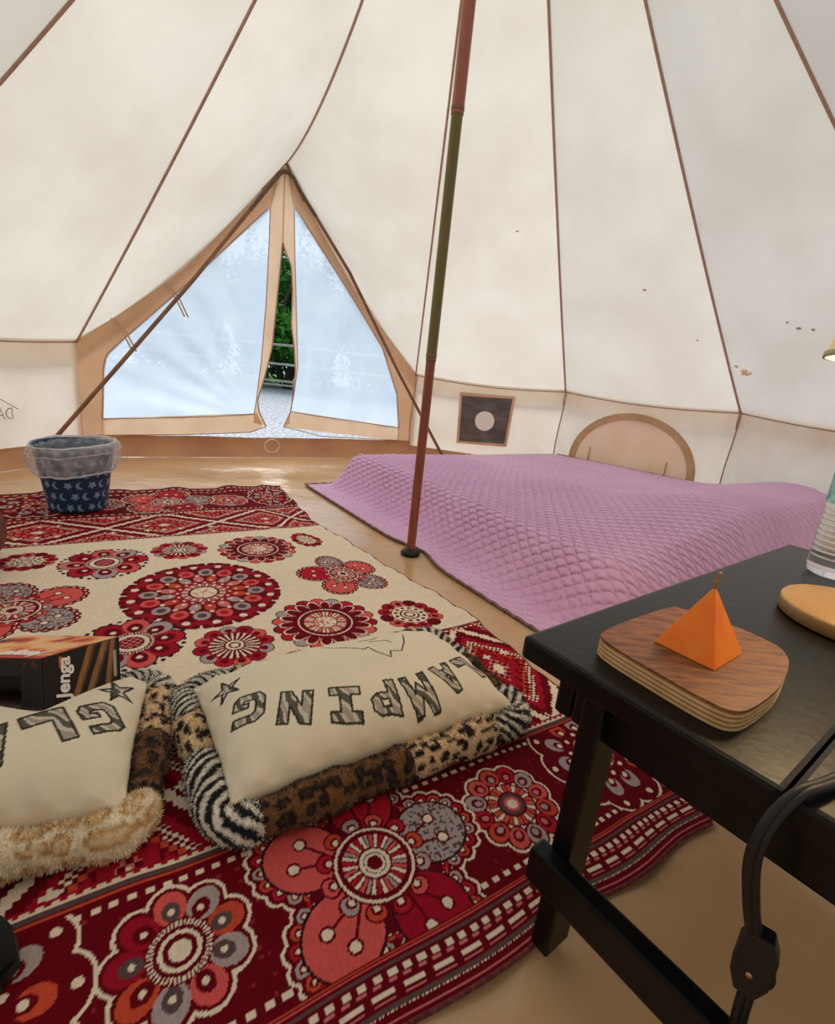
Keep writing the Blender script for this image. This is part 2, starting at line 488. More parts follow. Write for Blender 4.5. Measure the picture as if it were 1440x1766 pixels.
ground = mesh_np('ground', gv, grid_faces(NG + 1, NG + 1)[:, ::-1], M['gravel'])
tag(ground, 'pale grey gravel ground seen through the door gap', kind='structure')

# ------------------------------------------------------------------ structure: walls
wall_left = tag(empty('wall_left', tuple(rim(AZ[11]))), 'low cream canvas side wall left of the door', kind='structure')
wall_right = tag(empty('wall_right', tuple(rim(AZ[4]))), 'low cream canvas side wall right of the door behind the bed', kind='structure')
wall_back = tag(empty('wall_back', tuple(rim(AZ[7]))), 'low cream canvas wall behind the camera', kind='structure')
wall_front = tag(empty('wall_front', tuple(door(DLEN / 2, 0))), 'tan canvas door wall under the pointed roof opening', kind='structure')
def wall_panel(k, parent):
    a, b = rim(AZ[k]), rim(AZ[(k + 1) % 12])
    uu = np.linspace(0, 1, 50); zz = np.linspace(0, 1, 26)
    Z, Uu = np.meshgrid(zz, uu, indexing='ij')
    base = a + (b - a) * Uu[..., None]
    mid = (a + b) / 2 - np.array([CX, CY, 0]); mid[2] = 0; mid /= np.linalg.norm(mid)
    s = np.sin(np.pi * Uu)
    disp = s * np.sin(np.pi * Z) * (0.03 * (fbm(Uu * 5 + 2 * Z, Z * 3, k) - 0.45) + 0.012 * np.sin(9 * Uu + 5 * Z))
    P = base + mid * disp[..., None]
    P[..., 2] = Z * (HW - 0.03 * s) + 0.03
    to_parent(grid('wall_panel', P, M['wall_canvas']), parent)
    c = np.stack([a + np.array([0, 0, z]) for z in np.linspace(0.06, HW, 16)])
    c -= (np.array([math.cos(AZ[k]), math.sin(AZ[k]), 0])) * 0.006
    c += np.array([-math.sin(AZ[k]), math.cos(AZ[k]), 0]) * (0.008 * np.sin(np.linspace(0, 5, 16)))[:, None]
    to_parent(tube('wall_seam', c, 0.0052, M['seam'], n=6), parent)
for k in range(2, 12):
    wall_panel(k, wall_right if k <= 4 else wall_back if k <= 8 else wall_left)

def panel_frame(k):
    a, b = rim(AZ[k]), rim(AZ[(k + 1) % 12]); L = np.linalg.norm(b - a); e = (b - a) / L
    nn = np.array([e[1], -e[0], 0.0])
    if nn @ (np.array([CX, CY, 0]) - a) < 0: nn = -nn
    return lambda s, z, off=0.0: a + e * s + nn * off + np.array([0, 0, z])
# net window with the round patch (panel 2-3)
pf = panel_frame(2)
window_1 = tag(empty('window_1', tuple(pf(0.64, 0.39))), 'square dark grey net window with round white patch and tan edging', kind='structure')
def slab(name, pts2, pfn, o0, o1, mat, parent, hole=None):
    """flat piece on a wall: outline (s,z), from offset o0 to o1"""
    n = len(pts2)
    V = [pfn(s, z, o0) for s, z in pts2] + [pfn(s, z, o1) for s, z in pts2]
    if hole is None:
        Fc = [tuple(range(n))[::-1], tuple(range(n, 2 * n))] + [(i, (i + 1) % n, n + (i + 1) % n, n + i) for i in range(n)]
    else:
        V += [pfn(s, z, o0) for s, z in hole] + [pfn(s, z, o1) for s, z in hole]
        Fc = []
        for i in range(n):
            j = (i + 1) % n
            Fc += [(n + i, n + j, 3 * n + j, 3 * n + i), (i, j, n + j, n + i), (2 * n + i, 3 * n + i, 3 * n + j, 2 * n + j)]
    return to_parent(poly(name, V, Fc, mat), parent)
ou = [(0.425, 0.178), (0.855, 0.200), (0.867, 0.622), (0.402, 0.607)]
inn = [(0.446, 0.198), (0.834, 0.222), (0.845, 0.600), (0.424, 0.580)]
slab('window_edging', ou, pf, 0.012, 0.024, M['net_frame'], window_1, inn)
slab('net_panel', inn, pf, 0.010, 0.019, M['dark_net'], window_1)
slab('round_patch', [(0.642 + 0.082 * math.cos(a), 0.392 + 0.082 * math.sin(a)) for a in np.linspace(0, 2 * math.pi, 28, endpoint=False)], pf, 0.018, 0.024, M['white_print'], window_1)
# half-round vent (panel 3-4)
pf3 = panel_frame(3)
window_2 = tag(empty('window_2', tuple(pf3(0.61, 0.2))), 'half-round zipped vent window above the lilac bed', kind='structure')
th = np.linspace(math.pi, 0, 29)
arc_o = [(0.612 + 0.478 * math.cos(a), 0.205 + 0.405 * math.sin(a)) for a in th]
arc_i = [(0.612 + 0.425 * math.cos(a), 0.205 + 0.355 * math.sin(a)) for a in th]
V = []; Fc = []
for off in (0.012, 0.020):
    V += [pf3(s, z, off) for s, z in arc_o] + [pf3(s, z, off) for s, z in arc_i]
m_ = len(th)
for i in range(m_ - 1):
    Fc += [(2 * m_ + i, 2 * m_ + i + 1, 3 * m_ + i + 1, 3 * m_ + i), (i, i + 1, 2 * m_ + i + 1, 2 * m_ + i), (m_ + i, 3 * m_ + i, 3 * m_ + i + 1, m_ + i + 1)]
to_parent(poly('arch_band', V, Fc, M['flap_band']), window_2)
slab('vent_flap', arc_i, pf3, 0.008, 0.014, M['flap_cloth'], window_2)
to_parent(tube('vent_seam', [pf3(s, 0.200, 0.016) for s in np.linspace(0.03, 1.235, 10)], 0.005, M['seam'], n=6), window_2)
for s, z0, z1 in ((0.30, 0.20, 0.31), (0.885, 0.16, 0.30)):
    to_parent(tube('tie_tape', [pf3(s, z1, 0.018), pf3(s + 0.004, (z0 + z1) / 2, 0.024), pf3(s, z0, 0.02)], 0.008, M['flap_band'], n=6, flat=0.4), window_2)
for k in (3, 4):
    p_ = rim(AZ[k], HW, 2.485)
    to_parent(tube('seam_tab', [p_, p_ + np.array([-0.01, -0.02, -0.06]), p_ + np.array([0.0, -0.01, -0.11])], 0.007, M['flap_band'], n=6, flat=0.5), wall_right)
# printed mark showing through the left wall (mirrored)
pf11 = panel_frame(11)
def wall_stroke(name, pts, wdt=0.0035):
    return to_parent(tube(name, [pf11(s, z, 0.013) for s, z in pts], wdt, M['stroke'], n=5, flat=0.5), wall_left)
wall_stroke('printed_stroke', [(0.60, 0.30), (0.70, 0.405), (0.764, 0.366), (0.846, 0.314)])
_D = [(0.812, 0.322), (0.812, 0.262), (0.794, 0.264), (0.780, 0.278), (0.778, 0.300), (0.790, 0.317), (0.812, 0.322)]
wall_stroke('printed_letter', _D, 0.0025)
wall_stroke('printed_letter', [(0.768, 0.262), (0.752, 0.320), (0.736, 0.262), (0.744, 0.284), (0.760, 0.284)], 0.0025)
wall_stroke('printed_letter', [(0.724, 0.320), (0.708, 0.292), (0.692, 0.320), (0.708, 0.292), (0.708, 0.262)], 0.0025)

# ------------------------------------------------------------------ door wall and door
def pw(pts):
    z = np.array([p[1] for p in pts]); s = np.array([p[0] for p in pts]); o = np.argsort(z)
    return lambda q: np.interp(q, z[o], s[o])
outL = pw([(-0.03, 0.10), (-0.03, 0.66), (-0.02, 0.72), (0.08, 0.79), (0.21, 0.88), (0.41, 1.065), (0.62, 1.29), (0.88, 1.58), (1.11, 1.86), (1.245, 2.0)])
outR = pw([(1.257, 2.0), (1.40, 1.85), (1.49, 1.74), (1.63, 1.55), (1.79, 1.37), (2.12, 1.015), (2.46, 0.71), (2.47, 0.10)])
mLl = pw([(0.105, 0.12), (0.107, 0.237), (0.130, 0.56), (0.150, 0.64), (0.228, 0.727), (0.626, 1.135), (1.122, 1.672), (1.158, 1.705)])
mLr = pw([(1.160, 1.705), (1.158, 1.482), (1.147, 1.105), (1.123, 0.706), (1.091, 0.413), (1.076, 0.311), (1.070, 0.2)])
mRl = pw([(1.322, 1.752), (1.341, 1.405), (1.371, 0.978), (1.393, 0.648), (1.37, 0.43), (1.351, 0.341), (1.345, 0.2)])
mRr = pw([(1.330, 1.752), (1.765, 1.28), (2.1, 0.892), (2.273, 0.532), (2.32, 0.247), (2.325, 0.12)])
gapL = pw([(1.253, 2.0), (1.250, 1.49), (1.239, 1.349), (1.215, 1.037), (1.196, 0.795), (1.147, 0.585), (1.099, 0.414), (1.114, 0.329), (1.168, 0.223)])
gapR = pw([(1.253, 2.0), (1.254, 1.49), (1.317, 1.363), (1.332, 1.211), (1.332, 0.973), (1.36, 0.813), (1.375, 0.646), (1.364, 0.473), (1.351, 0.341), (1.301, 0.228)])
def zstrip(name, fl, fr, z0, z1, mat, parent, off=0.0, nz=50, nu=8, wr=None, extra=None):
    zz = np.linspace(0, 1, nz); uu = np.linspace(0, 1, nu)
    Zf, Uf = np.meshgrid(zz, uu, indexing='ij')
    # end heights may differ left/right
    zl = z0[0] + (z1[0] - z0[0]) * Zf; zr = z0[1] + (z1[1] - z0[1]) * Zf
    Z = zl * (1 - Uf) + zr * Uf
    Sx = fl(Z) * (1 - Uf) + fr(Z) * Uf
    o = off + (wr(Sx, Z, Uf, Zf) if wr else 0)
    return to_parent(grid(name, door(Sx, Z, o), mat), parent)
zstrip('side_band', outL, lambda q: np.where(q < 1.70, mLl(q) + 0.012, gapL(q) - 0.09 * np.clip((2.0 - q) / 0.3, 0, 1)), (0.10, 0.10), (1.99, 1.99), M['tan_canvas'], wall_front, 0.0, 80, 8,
       wr=lambda s, z, u, f: 0.012 * np.sin(np.pi * u) * np.sin(z * 9))
zstrip('side_band', lambda q: np.where(q < 1.745, mRr(q) - 0.012, gapR(q) + 0.068 * np.clip((2.0 - q) / 0.25, 0, 1)), outR, (0.10, 0.10), (1.99, 1.99), M['tan_canvas'], wall_front, 0.0, 80, 8,
       wr=lambda s, z, u, f: 0.012 * np.sin(np.pi * u) * np.sin(z * 8 + 1))
# edging where the side bands meet the nets
to_parent(tube('band_edging', door(mLl(np.linspace(0.24, 1.69, 40)) + 0.004, np.linspace(0.24, 1.69, 40), 0.008), 0.0035, M['seam'], n=5), wall_front)
to_parent(tube('band_edging', door(mRr(np.linspace(0.25, 1.74, 40)) - 0.004, np.linspace(0.25, 1.74, 40), 0.008), 0.0035, M['seam'], n=5), wall_front)
for s0, z0_ in ((0.50, 1.09), (0.19, 0.84)):
    for dd in (0.0, 0.022):
        to_parent(tube('tie_loop', door(np.array([s0, s0 + 0.06, s0 + 0.11]) + dd, np.array([z0_ + 0.03, z0_ - 0.05, z0_ - 0.16]), np.array([0.01, 0.03, 0.05])), 0.005, M['hem_canvas'], n=5), wall_front)
bt = np.linspace(0, 2 * np.pi, 20, endpoint=False)

door_1 = tag(empty('door_1', tuple(door(1.25, 0.13))), 'two white net door flaps with tan tapes, parted at the middle zip', kind='structure')
def wrL(s, z, u, f):
    ang = np.arctan2(z - 0.25, s - 1.12)
    rr = np.hypot(z - 0.25, s - 1.12)
    return 0.016 * np.sin(np.pi * u) * np.sin(ang * 24 + 2 * fbm(s * 3, z * 3, 4)) * np.clip(rr, 0, 1) + 0.02 * np.sin(np.pi * u) * np.sin(np.pi * f)
def wrR(s, z, u, f):
    return 0.014 * np.sin(np.pi * u) * np.sin((s - 0.35 * z) * 17 + 2 * fbm(s * 3, z * 2, 8)) + 0.02 * np.sin(np.pi * u) * np.sin(np.pi * f)
zstrip('net_flap', mLl, mLr, (0.237, 0.311), (1.70, 1.70), M['mesh'], door_1, 0.004, 70, 60, wrL)
zstrip('net_flap', mRl, mRr, (0.341, 0.247), (1.75, 1.75), M['mesh'], door_1, 0.004, 70, 60, wrR)
zstrip('hem_band', mLl, lambda q: np.interp(q, [0.17, 0.223, 0.33], [1.05, 1.15, 1.09]), (0.120, 0.180), (0.241, 0.318), M['hem_canvas'], door_1, 0.010, 8, 50,
       wr=lambda s, z, u, f: 0.01 * np.sin(s * 14))
zstrip('hem_band', lambda q: np.interp(q, [0.22, 0.34], [1.31, 1.351]), mRr, (0.222, 0.135), (0.346, 0.254), M['hem_canvas'], door_1, 0.010, 8, 50,
       wr=lambda s, z, u, f: 0.01 * np.sin(s * 12 + 1))
def hem_line(pts, parent=door_1, r=0.0035):
    pts = np.array(pts); return to_parent(tube('hem_stitching', door(pts[:, 0], pts[:, 1], 0.018), r, M['seam'], n=5), parent)
hem_line([(0.107, 0.238), (0.4, 0.255), (0.8, 0.282), (1.076, 0.314)])
hem_line([(1.351, 0.344), (1.6, 0.318), (2.0, 0.28), (2.32, 0.250)])
hem_line([(0.101, 0.130), (0.6, 0.148), (1.048, 0.176), (1.168, 0.223)])
hem_line([(1.301, 0.226), (1.45, 0.195), (1.60, 0.160), (2.319, 0.140)])
zstrip('zip_tape', lambda q: np.where(q < 1.70, mLr(q), mLr(1.70) + (q - 1.70) * 0.15), gapL, (0.25, 0.228), (1.97, 1.97), M['hem_canvas'], door_1, 0.014, 60, 5)
zstrip('zip_tape', gapR, lambda q: np.where(q < 1.75, mRl(q), mRl(1.75) - (q - 1.75) * 0.15), (0.232, 0.25), (1.97, 1.97), M['hem_canvas'], door_1, 0.014, 60, 5)
zz = np.linspace(0.225, 1.50, 60)
to_parent(tube('zip_edge', door(gapL(zz), zz, 0.02), 0.0045, M['seam'], n=5), door_1)
to_parent(tube('zip_edge', door(gapR(zz), zz, 0.02), 0.0045, M['seam'], n=5), door_1)
zz = np.linspace(0.31, 1.70, 50)
to_parent(tube('tape_edge', door(mLr(zz), zz, 0.018), 0.003, M['seam'], n=5), door_1)
to_parent(tube('tape_edge', door(mRl(np.maximum(zz, 0.341)), zz + 0.03, 0.018), 0.003, M['seam'], n=5), door_1)
to_parent(tube('zip_line', door(np.full(12, 1.252), np.linspace(1.49, 1.95, 12), 0.018), 0.008, M['net_frame'], n=6, flat=0.4), door_1)
to_parent(tube('zip_pull', door([1.252, 1.254, 1.25], [1.50, 1.47, 1.43], [0.022, 0.03, 0.03]), 0.005, M['frame_pole'], n=6), door_1)
# groundsheet sill behind the round clear tab
to_parent(tube('round_tab', door(1.20 + 0.055 * np.cos(np.append(bt, bt[0])), 0.085 + 0.05 * np.sin(np.append(bt, bt[0])), 0.075), 0.003, M['white_print'], n=5), wall_front)
# tan storm band above the roof edge at the very top of the opening
to_parent(tube('top_gusset', door([1.10, 1.19, 1.252, 1.31, 1.40], [1.80, 1.93, 1.985, 1.93, 1.80], [0.02, 0.03, 0.045, 0.03, 0.02]), 0.028, M['tan_canvas'], n=8, flat=0.35), wall_front)

# ------------------------------------------------------------------ poles
cp_ = tag(empty('tent_pole', (CX, CY, 0)), 'tall reddish brown centre pole with olive middle section on a black foot', 'pole')
def cyl(name, z0, z1, r, mat, parent, n=20, taper=1.0):
    o = lathe(name, [(r, z0), (r, z0 + 0.004), (r * taper, z1 - 0.004), (r * taper, z1)], mat, n=n, smooth=True)
    o.parent = parent; return o
cyl('pole_section', 0.022, 0.822, 0.0185, M['pole_red'], cp_)
cyl('pole_section', 0.80, 1.635, 0.0200, M['pole_olive'], cp_)
cyl('pole_section', 1.615, 3.07, 0.0220, M['pole_pink'], cp_)
cyl('joint_ring', 0.814, 0.828, 0.0212, M['frame_pole'], cp_)
cyl('joint_ring', 1.627, 1.641, 0.0232, M['frame_pole'], cp_)
o = lathe('rubber_foot', [(0.0, 0.002), (0.040, 0.002), (0.042, 0.012), (0.034, 0.022), (0.026, 0.030), (0.0, 0.030)], M['black_rubber'], n=24); o.parent = cp_
af = tag(empty('door_frame_pole', tuple(door(1.25, 0, 0.08))), 'bent brown tent pole framing the door as a tall A', 'pole')
def pole_path(pts):
    pts = np.array(pts); d = np.r_[0, np.cumsum(np.hypot(np.diff(pts[:, 0]), np.diff(pts[:, 1])))]
    q = np.linspace(0, d[-1], 60)
    return door(np.interp(q, d, pts[:, 0]), np.interp(q, d, pts[:, 1]), 0.27 - 0.112 * np.interp(q, d, pts[:, 1]))
to_parent(tube('pole_leg', pole_path([(-0.238, 0.012), (0.232, 0.612), (0.651, 1.151), (1.02, 1.655)]), 0.0125, M['frame_pole'], n=10), af)
to_parent(tube('pole_leg', pole_path([(1.45, 1.715), (1.722, 1.385), (2.17, 0.704), (2.66, 0.012)]), 0.0125, M['frame_pole'], n=10), af)
to_parent(tube('pole_crown', pole_path([(1.01, 1.64), (1.155, 1.837), (1.205, 1.905), (1.235, 1.93), (1.265, 1.93), (1.30, 1.905), (1.351, 1.832), (1.46, 1.703)]), 0.0130, M['crown'], n=10), af)

# ------------------------------------------------------------------ patterned throw (rug)
E1 = np.array([0.84, 0.5426]); NV = np.array([0.5426, -0.84])
C_ = {k: lin(v) for k, v in dict(mar=(108, 6, 22), red=(162, 20, 42), brt=(186, 30, 48), coral=(222, 92, 88), org=(206, 78, 52), grey=(178, 160, 158), cream=(242, 224, 198), dark=(58, 22, 26), slate=(96, 74, 74), pink=(214, 120, 118)).items()}
def axis(segs):
    out = []
    for a, b, h in segs:
        n = max(2, int(round((b - a) / h))); out.append(np.linspace(a, b, n, endpoint=False))
    out.append([segs[-1][1]]); return np.concatenate(out)
ru = axis([(-0.95, -0.48, 0.009), (-0.48, -0.22, 0.0036), (-0.22, 1.0, 0.0023)])
V0, V1 = -2.945, -0.330
rv = axis([(V0, -2.0, 0.0045), (-2.0, -1.15, 0.0032), (-1.15, V1, 0.0021)])
UU, VV = np.meshgrid(ru, rv)            # rows = v
RC = np.zeros(UU.shape + (3,))
RC[:] = C_['cream']
def band_medal(v0, v1, flip=1):
    m = (VV >= v0) & (VV <= v1); RC[m] = C_['mar']
def paint(mask, col):
    RC[mask] = C_[col] if isinstance(col, str) else col
def dashes(v, w, period, duty, col='cream', ph=0.0):
    fr = ((UU + ph) / period) % 1.0
    paint((np.abs(VV - v) < w / 2) & (fr < duty), col)
def stripe(v, w, col): paint(np.abs(VV - v) < w / 2, col)
def geo(v0, v1, per, seed):
    m = (VV >= v0) & (VV <= v1); paint(m, 'mar')
    w = (VV - v0) / (v1 - v0); q = 0.0075
    uq = np.floor(UU / q) * q; wq = np.floor(w * (v1 - v0) / q) * q / (v1 - v0)
    fu = np.abs(((uq / per) % 1.0) - 0.5) * 2; fw = np.abs(wq - 0.5) * 2
    d = fu + fw
    dd = np.abs(d - 1.0)
    lev = np.floor(dd * 9).astype(int)
    paint(m & (dd < 0.07), 'cream')
    paint(m & (lev == 2), 'red'); paint(m & (lev == 3) & (((np.floor(UU / q) + np.floor(VV / q)) % 2) == 0), 'cream')
    paint(m & (lev == 5) & (((np.floor(UU / q)) % 3) != 0), 'coral' if v1 < -2 else 'red'); paint(m & (lev == 6), 'red')
    chk = ((np.floor(UU / (q * 1.6)) + np.floor(VV / (q * 1.6))) % 2) == 0
    paint(m & (lev == 4) & chk, 'org'); paint(m & (lev == 7) & chk, 'pink'); paint(m & (lev >= 8), 'cream')
    # little crosses
    cu, cv = 0.062, 0.066
    iu, iv = np.floor(UU / cu), np.floor(VV / cv)
    lu, lv = (UU / cu - iu - 0.5) * cu, (VV / cv - iv - 0.5) * cv
    on = hash2(iu, iv, seed) < 0.30
    cr = ((np.abs(lu) < 0.004) & (np.abs(lv) < 0.013)) | ((np.abs(lv) < 0.004) & (np.abs(lu) < 0.013))
    paint(m & on & cr & (np.abs(d - 1) > 0.12), 'cream')
    for vv in (v0 + 0.012, v1 - 0.012): stripe(vv, 0.012, 'red'); dashes(vv, 0.006, 0.018, 0.55)
    for vv in (v0, v1): stripe(vv, 0.005, 'slate')
geo(-2.50, -2.185, 0.44, 3)
geo(-1.135, -0.668, 0.36, 5)
band_medal(V0, -2.50); band_medal(-0.665, V1)
# far edge rows
for k_, (v, c) in enumerate(((-2.93, 'slate'), (-2.912, 'cream'), (-2.89, 'org'))):
    if c == 'cream': dashes(v, 0.010, 0.035, 0.6)
    else: stripe(v, 0.006, c)
dashes(-2.855, 0.009, 0.03, 0.5); dashes(-2.53, 0.009, 0.03, 0.5); stripe(-2.505, 0.006, 'org')
# near band rows
stripe(-0.672, 0.012, 'slate'); stripe(-0.676, 0.005, 'cream'); stripe(-0.661, 0.003, 'org')
dashes(-0.645, 0.0085, 0.0225, 0.52)
dashes(-0.430, 0.0085, 0.0225, 0.52)
stripe(-0.412, 0.0035, 'org'); stripe(-0.407, 0.002, 'coral')
stripe(-0.400, 0.004, 'slate')
dashes(-0.390, 0.010, 0.022, 0.55); dashes(-0.381, 0.004, 0.022, 0.55, 'pink', 0.004)
dashes(-0.370, 0.008, 0.044, 0.72, 'cream', 0.01); dashes(-0.362, 0.003, 0.044, 0.72, 'pink', 0.012)
stripe(-0.353, 0.0045, 'slate'); dashes(-0.349, 0.003, 0.006, 0.5); stripe(-0.338, 0.002, 'pink')
# speckle on the plain maroon
sp = hash2(np.floor(UU / 0.0055), np.floor(VV / 0.0055), 9)
paint((sp > 0.965) & (VV > -0.64) & (VV < -0.435), lin((150, 40, 48)))

class Loc:
    """a small window of the throw in polar coordinates about a flower"""
    def __init__(s, cu, cv, R, rot=0.0, sq=1.0, lim=1.3):
        i0, i1 = np.searchsorted(rv, [cv - lim * R, cv + lim * R]); j0, j1 = np.searchsorted(ru, [cu - lim * R, cu + lim * R])
        s.sl = (slice(max(i0, 0), i1), slice(max(j0, 0), j1))
        s.ok = (i1 > i0) and (j1 > j0)
        x = (UU[s.sl] - cu) / R; y = -(VV[s.sl] - cv) / (R * sq)
        s.r = np.hypot(x, y); s.t = np.arctan2(y, x) - rot; s.x, s.y = x, y
        s.lim = None
    def put(s, m, c):
        if s.lim is not None: m = m & s.lim
        sub = RC[s.sl]; sub[m] = C_[c] if isinstance(c, str) else c
    def fold(s, N, ph=0.0):
        d = 2 * np.pi / N; k = np.round((s.t - ph) / d); tl = s.t - ph - k * d
        return (k.astype(int)) % N, s.r * np.cos(tl), s.r * np.sin(tl)
    def petals(s, N, rc, a, b, cols, ph=0.0, sub=None):
        k, x, y = s.fold(N, ph); d = ((x - rc) / a) ** 2 + (y / b) ** 2
        for i, c in enumerate(cols): s.put((d < 1) & (k % len(cols) == i), c)
        return d, k
    def dots(s, N, rc, rad, col, ph=0.0):
        k, x, y = s.fold(N, ph); s.put(np.hypot(x - rc, y) < rad, col)
    def disc(s, r, c): s.put(s.r < r, c)
    def ring(s, a, b, c): s.put((s.r > a) & (s.r < b), c)
    def ticks(s, a, b, N, duty, cols, ph=0.0):
        fr = (s.t / (2 * np.pi) * N + ph); k = np.floor(fr).astype(int); f = fr - np.floor(fr)
        for i, c in enumerate(cols): s.put((s.r > a) & (s.r < b) & (f < duty) & (k % len(cols) == i), c)

def f_big(cu, cv, R):
    f = Loc(cu, cv, R)
    f.petals(16, 0.86, 0.16, 0.19, ['dark']); f.petals(16, 0.86, 0.145, 0.175, ['red'])
    f.petals(48, 0.97, 0.05, 0.05, ['mar']); f.disc(0.86, 'red')
    f.petals(16, 0.62, 0.26, 0.14, ['mar'], 0); f.dots(16, 0.88, 0.05, 'cream')
    d, k = f.petals(16, 0.68, 0.115, 0.105, ['coral', 'grey'], np.pi / 16)
    f.petals(16, 0.68, 0.06, 0.055, ['brt', 'slate'], np.pi / 16)
    f.petals(16, 0.46, 0.10, 0.07, ['org', 'pink', 'grey'], 0); f.dots(16, 0.42, 0.022, 'cream'); f.dots(16, 0.58, 0.03, 'cream')
    f.dots(16, 0.33, 0.022, 'cream', np.pi / 16)
    f.disc(0.295, 'mar'); f.ticks(0.20, 0.285, 32, 0.7, ['cream', 'pink']); f.disc(0.19, 'mar'); f.disc(0.17, 'cream')
    sp = hash2(np.floor(f.x * 40), np.floor(f.y * 40), 2); f.put((f.r < 0.15) & (sp > 0.75), 'pink')
def f_sun(cu, cv, R, ph=0.0):
    f = Loc(cu, cv, R, ph)
    f.petals(18, 0.84, 0.18, 0.165, ['dark']); f.petals(18, 0.84, 0.155, 0.14, ['coral', 'red', 'brt', 'grey'])
    f.disc(0.80, 'red'); f.petals(18, 0.72, 0.17, 0.11, ['cream'], np.pi / 18); f.petals(18, 0.69, 0.16, 0.095, ['mar'], np.pi / 18)
    f.disc(0.60, 'mar'); f.ring(0.50, 0.53, 'cream'); f.disc(0.46, 'red'); f.ring(0.42, 0.45, 'dark')
    f.ticks(0.24, 0.41, 30, 0.6, ['cream', 'pink', 'cream']); f.disc(0.235, 'mar'); f.disc(0.215, 'cream')
    sp = hash2(np.floor(f.x * 22), np.floor(f.y * 22), 3); f.put((f.r < 0.2) & (sp > 0.6), 'pink')
def f_ray(cu, cv, R):
    f = Loc(cu, cv, R)
    f.petals(12, 0.80, 0.21, 0.235, ['dark']); f.petals(12, 0.80, 0.185, 0.205, ['brt', 'coral', 'red', 'grey'])
    f.petals(12, 0.76, 0.09, 0.10, ['mar']); f.disc(0.68, 'red'); f.disc(0.62, 'mar')
    f.ticks(0.27, 0.62, 22, 0.42, ['cream']); f.disc(0.27, 'mar'); f.disc(0.23, 'cream'); f.disc(0.15, 'mar'); f.disc(0.10, 'cream')
def f_dot(cu, cv, R):
    f = Loc(cu, cv, R)
    f.petals(12, 0.80, 0.21, 0.235, ['dark']); f.petals(12, 0.80, 0.185, 0.205, ['red', 'brt', 'mar', 'coral'])
    f.petals(12, 0.76, 0.11, 0.09, ['mar']); f.disc(0.60, 'red'); f.disc(0.56, 'cream'); f.dots(12, 0.44, 0.065, 'mar')
    f.ring(0.26, 0.31, 'dark'); f.ring(0.12, 0.18, 'mar')
def f_eight(cu, cv, R, N=9):
    f = Loc(cu, cv, R)
    f.petals(N, 0.68, 0.33, 0.30, ['dark']); f.petals(36, 0.98, 0.045, 0.05, ['dark'])
    f.petals(N, 0.68, 0.30, 0.265, ['brt', 'grey', 'coral', 'red', 'pink']); f.petals(N, 0.62, 0.19, 0.15, ['mar']); f.dots(N, 0.60, 0.06, 'cream')
    f.disc(0.44, 'mar'); f.ticks(0.36, 0.42, 40, 0.5, ['cream']); f.disc(0.33, 'cream'); f.disc(0.235, 'mar')
    ch = ((np.floor(f.x * 14) + np.floor(f.y * 14)) % 2) == 0; f.put((f.r < 0.2) & ch, 'pink')
def f_lobe(cu, cv, R, rot=0.3, N=5, outline=False, lim=None, cols=('coral', 'grey', 'brt', 'coral', 'grey')):
    f = Loc(cu, cv, R, rot, lim=1.35)
    if lim: f.lim = (VV[f.sl] > lim[0]) & (VV[f.sl] < lim[1])
    if outline:
        f.petals(N * 7, 0.70, 0.0001, 0.0001, ['cream'])
    k, x, y = f.fold(N); lob = ((x - 0.64) / 0.36) ** 2 + (y / 0.33) ** 2
    ang = np.arctan2(y / 0.33, (x - 0.64) / 0.36); sc = 1 + 0.085 * np.abs(np.sin(ang * 9)); q = np.sqrt(lob)
    ridge = np.abs(np.sin(ang * 9))
    if outline:
        f.put(q < 1.33 * sc, 'cream'); f.put(q < 1.25 * sc, 'mar')
        arcr = np.hypot((q - 1.05) / 0.20, (((ang * 9 / np.pi) % 1.0) - 0.5) / 0.45)
        for i, c in enumerate(('brt', 'grey', 'org')):
            kk = (np.floor(ang * 9 / np.pi).astype(int) % 3) == i
            f.put((arcr < 1.0) & (arcr > 0.62) & kk & (q > 1.02), c)
        f.put((arcr < 0.34) & (q > 1.02), 'cream')
        f.put((f.r < 0.62) & (q > 1.0), 'mar')
    else:
        f.put(q < 1.14 * sc, 'dark'); f.put((q < 1.09 * sc), 'red')
        f.put((q < 1.1) & (q > 1.02) & (ridge > 0.8), 'cream')
    f.put(q < 1.03, 'dark')
    tw = hash2(np.floor(UU[f.sl] / 0.004), np.floor(VV[f.sl] / 0.004), 4)
    for i, c in enumerate(cols):
        m = (q < 0.96) & (k % len(cols) == i); f.put(m, c)
        if c == 'grey': f.put(m & (tw > 0.72), 'slate')
    for sgn in (-1, 1):
        sx, sy = x - 0.70, y - sgn * 0.12
        f.put((np.abs(y - sgn * 0.12 * np.clip((x - 0.3) / 0.4, 0, 1)) < 0.014) & (x > 0.35) & (x < 0.70), 'mar')
        f.put(np.hypot(sx, sy) < 0.066, 'mar'); f.put(np.hypot(sx, sy) < 0.045, 'cream')
    d, kk = f.petals(12, 0.44, 0.085, 0.10, ['mar']); f.petals(12, 0.44, 0.068, 0.08, ['org', 'brt', 'coral', 'grey']); f.petals(12, 0.42, 0.04, 0.05, ['mar']); f.petals(12, 0.41, 0.026, 0.03, ['cream'])
    f.disc(0.385, 'mar'); f.ring(0.335, 0.362, 'cream'); f.ticks(0.16, 0.29, 34, 0.68, ['cream', 'coral', 'grey', 'cream', 'brt'])
    f.disc(0.155, 'mar'); f.disc(0.14, 'cream'); f.ring(0.095, 0.105, 'dark'); f.disc(0.07, 'mar')
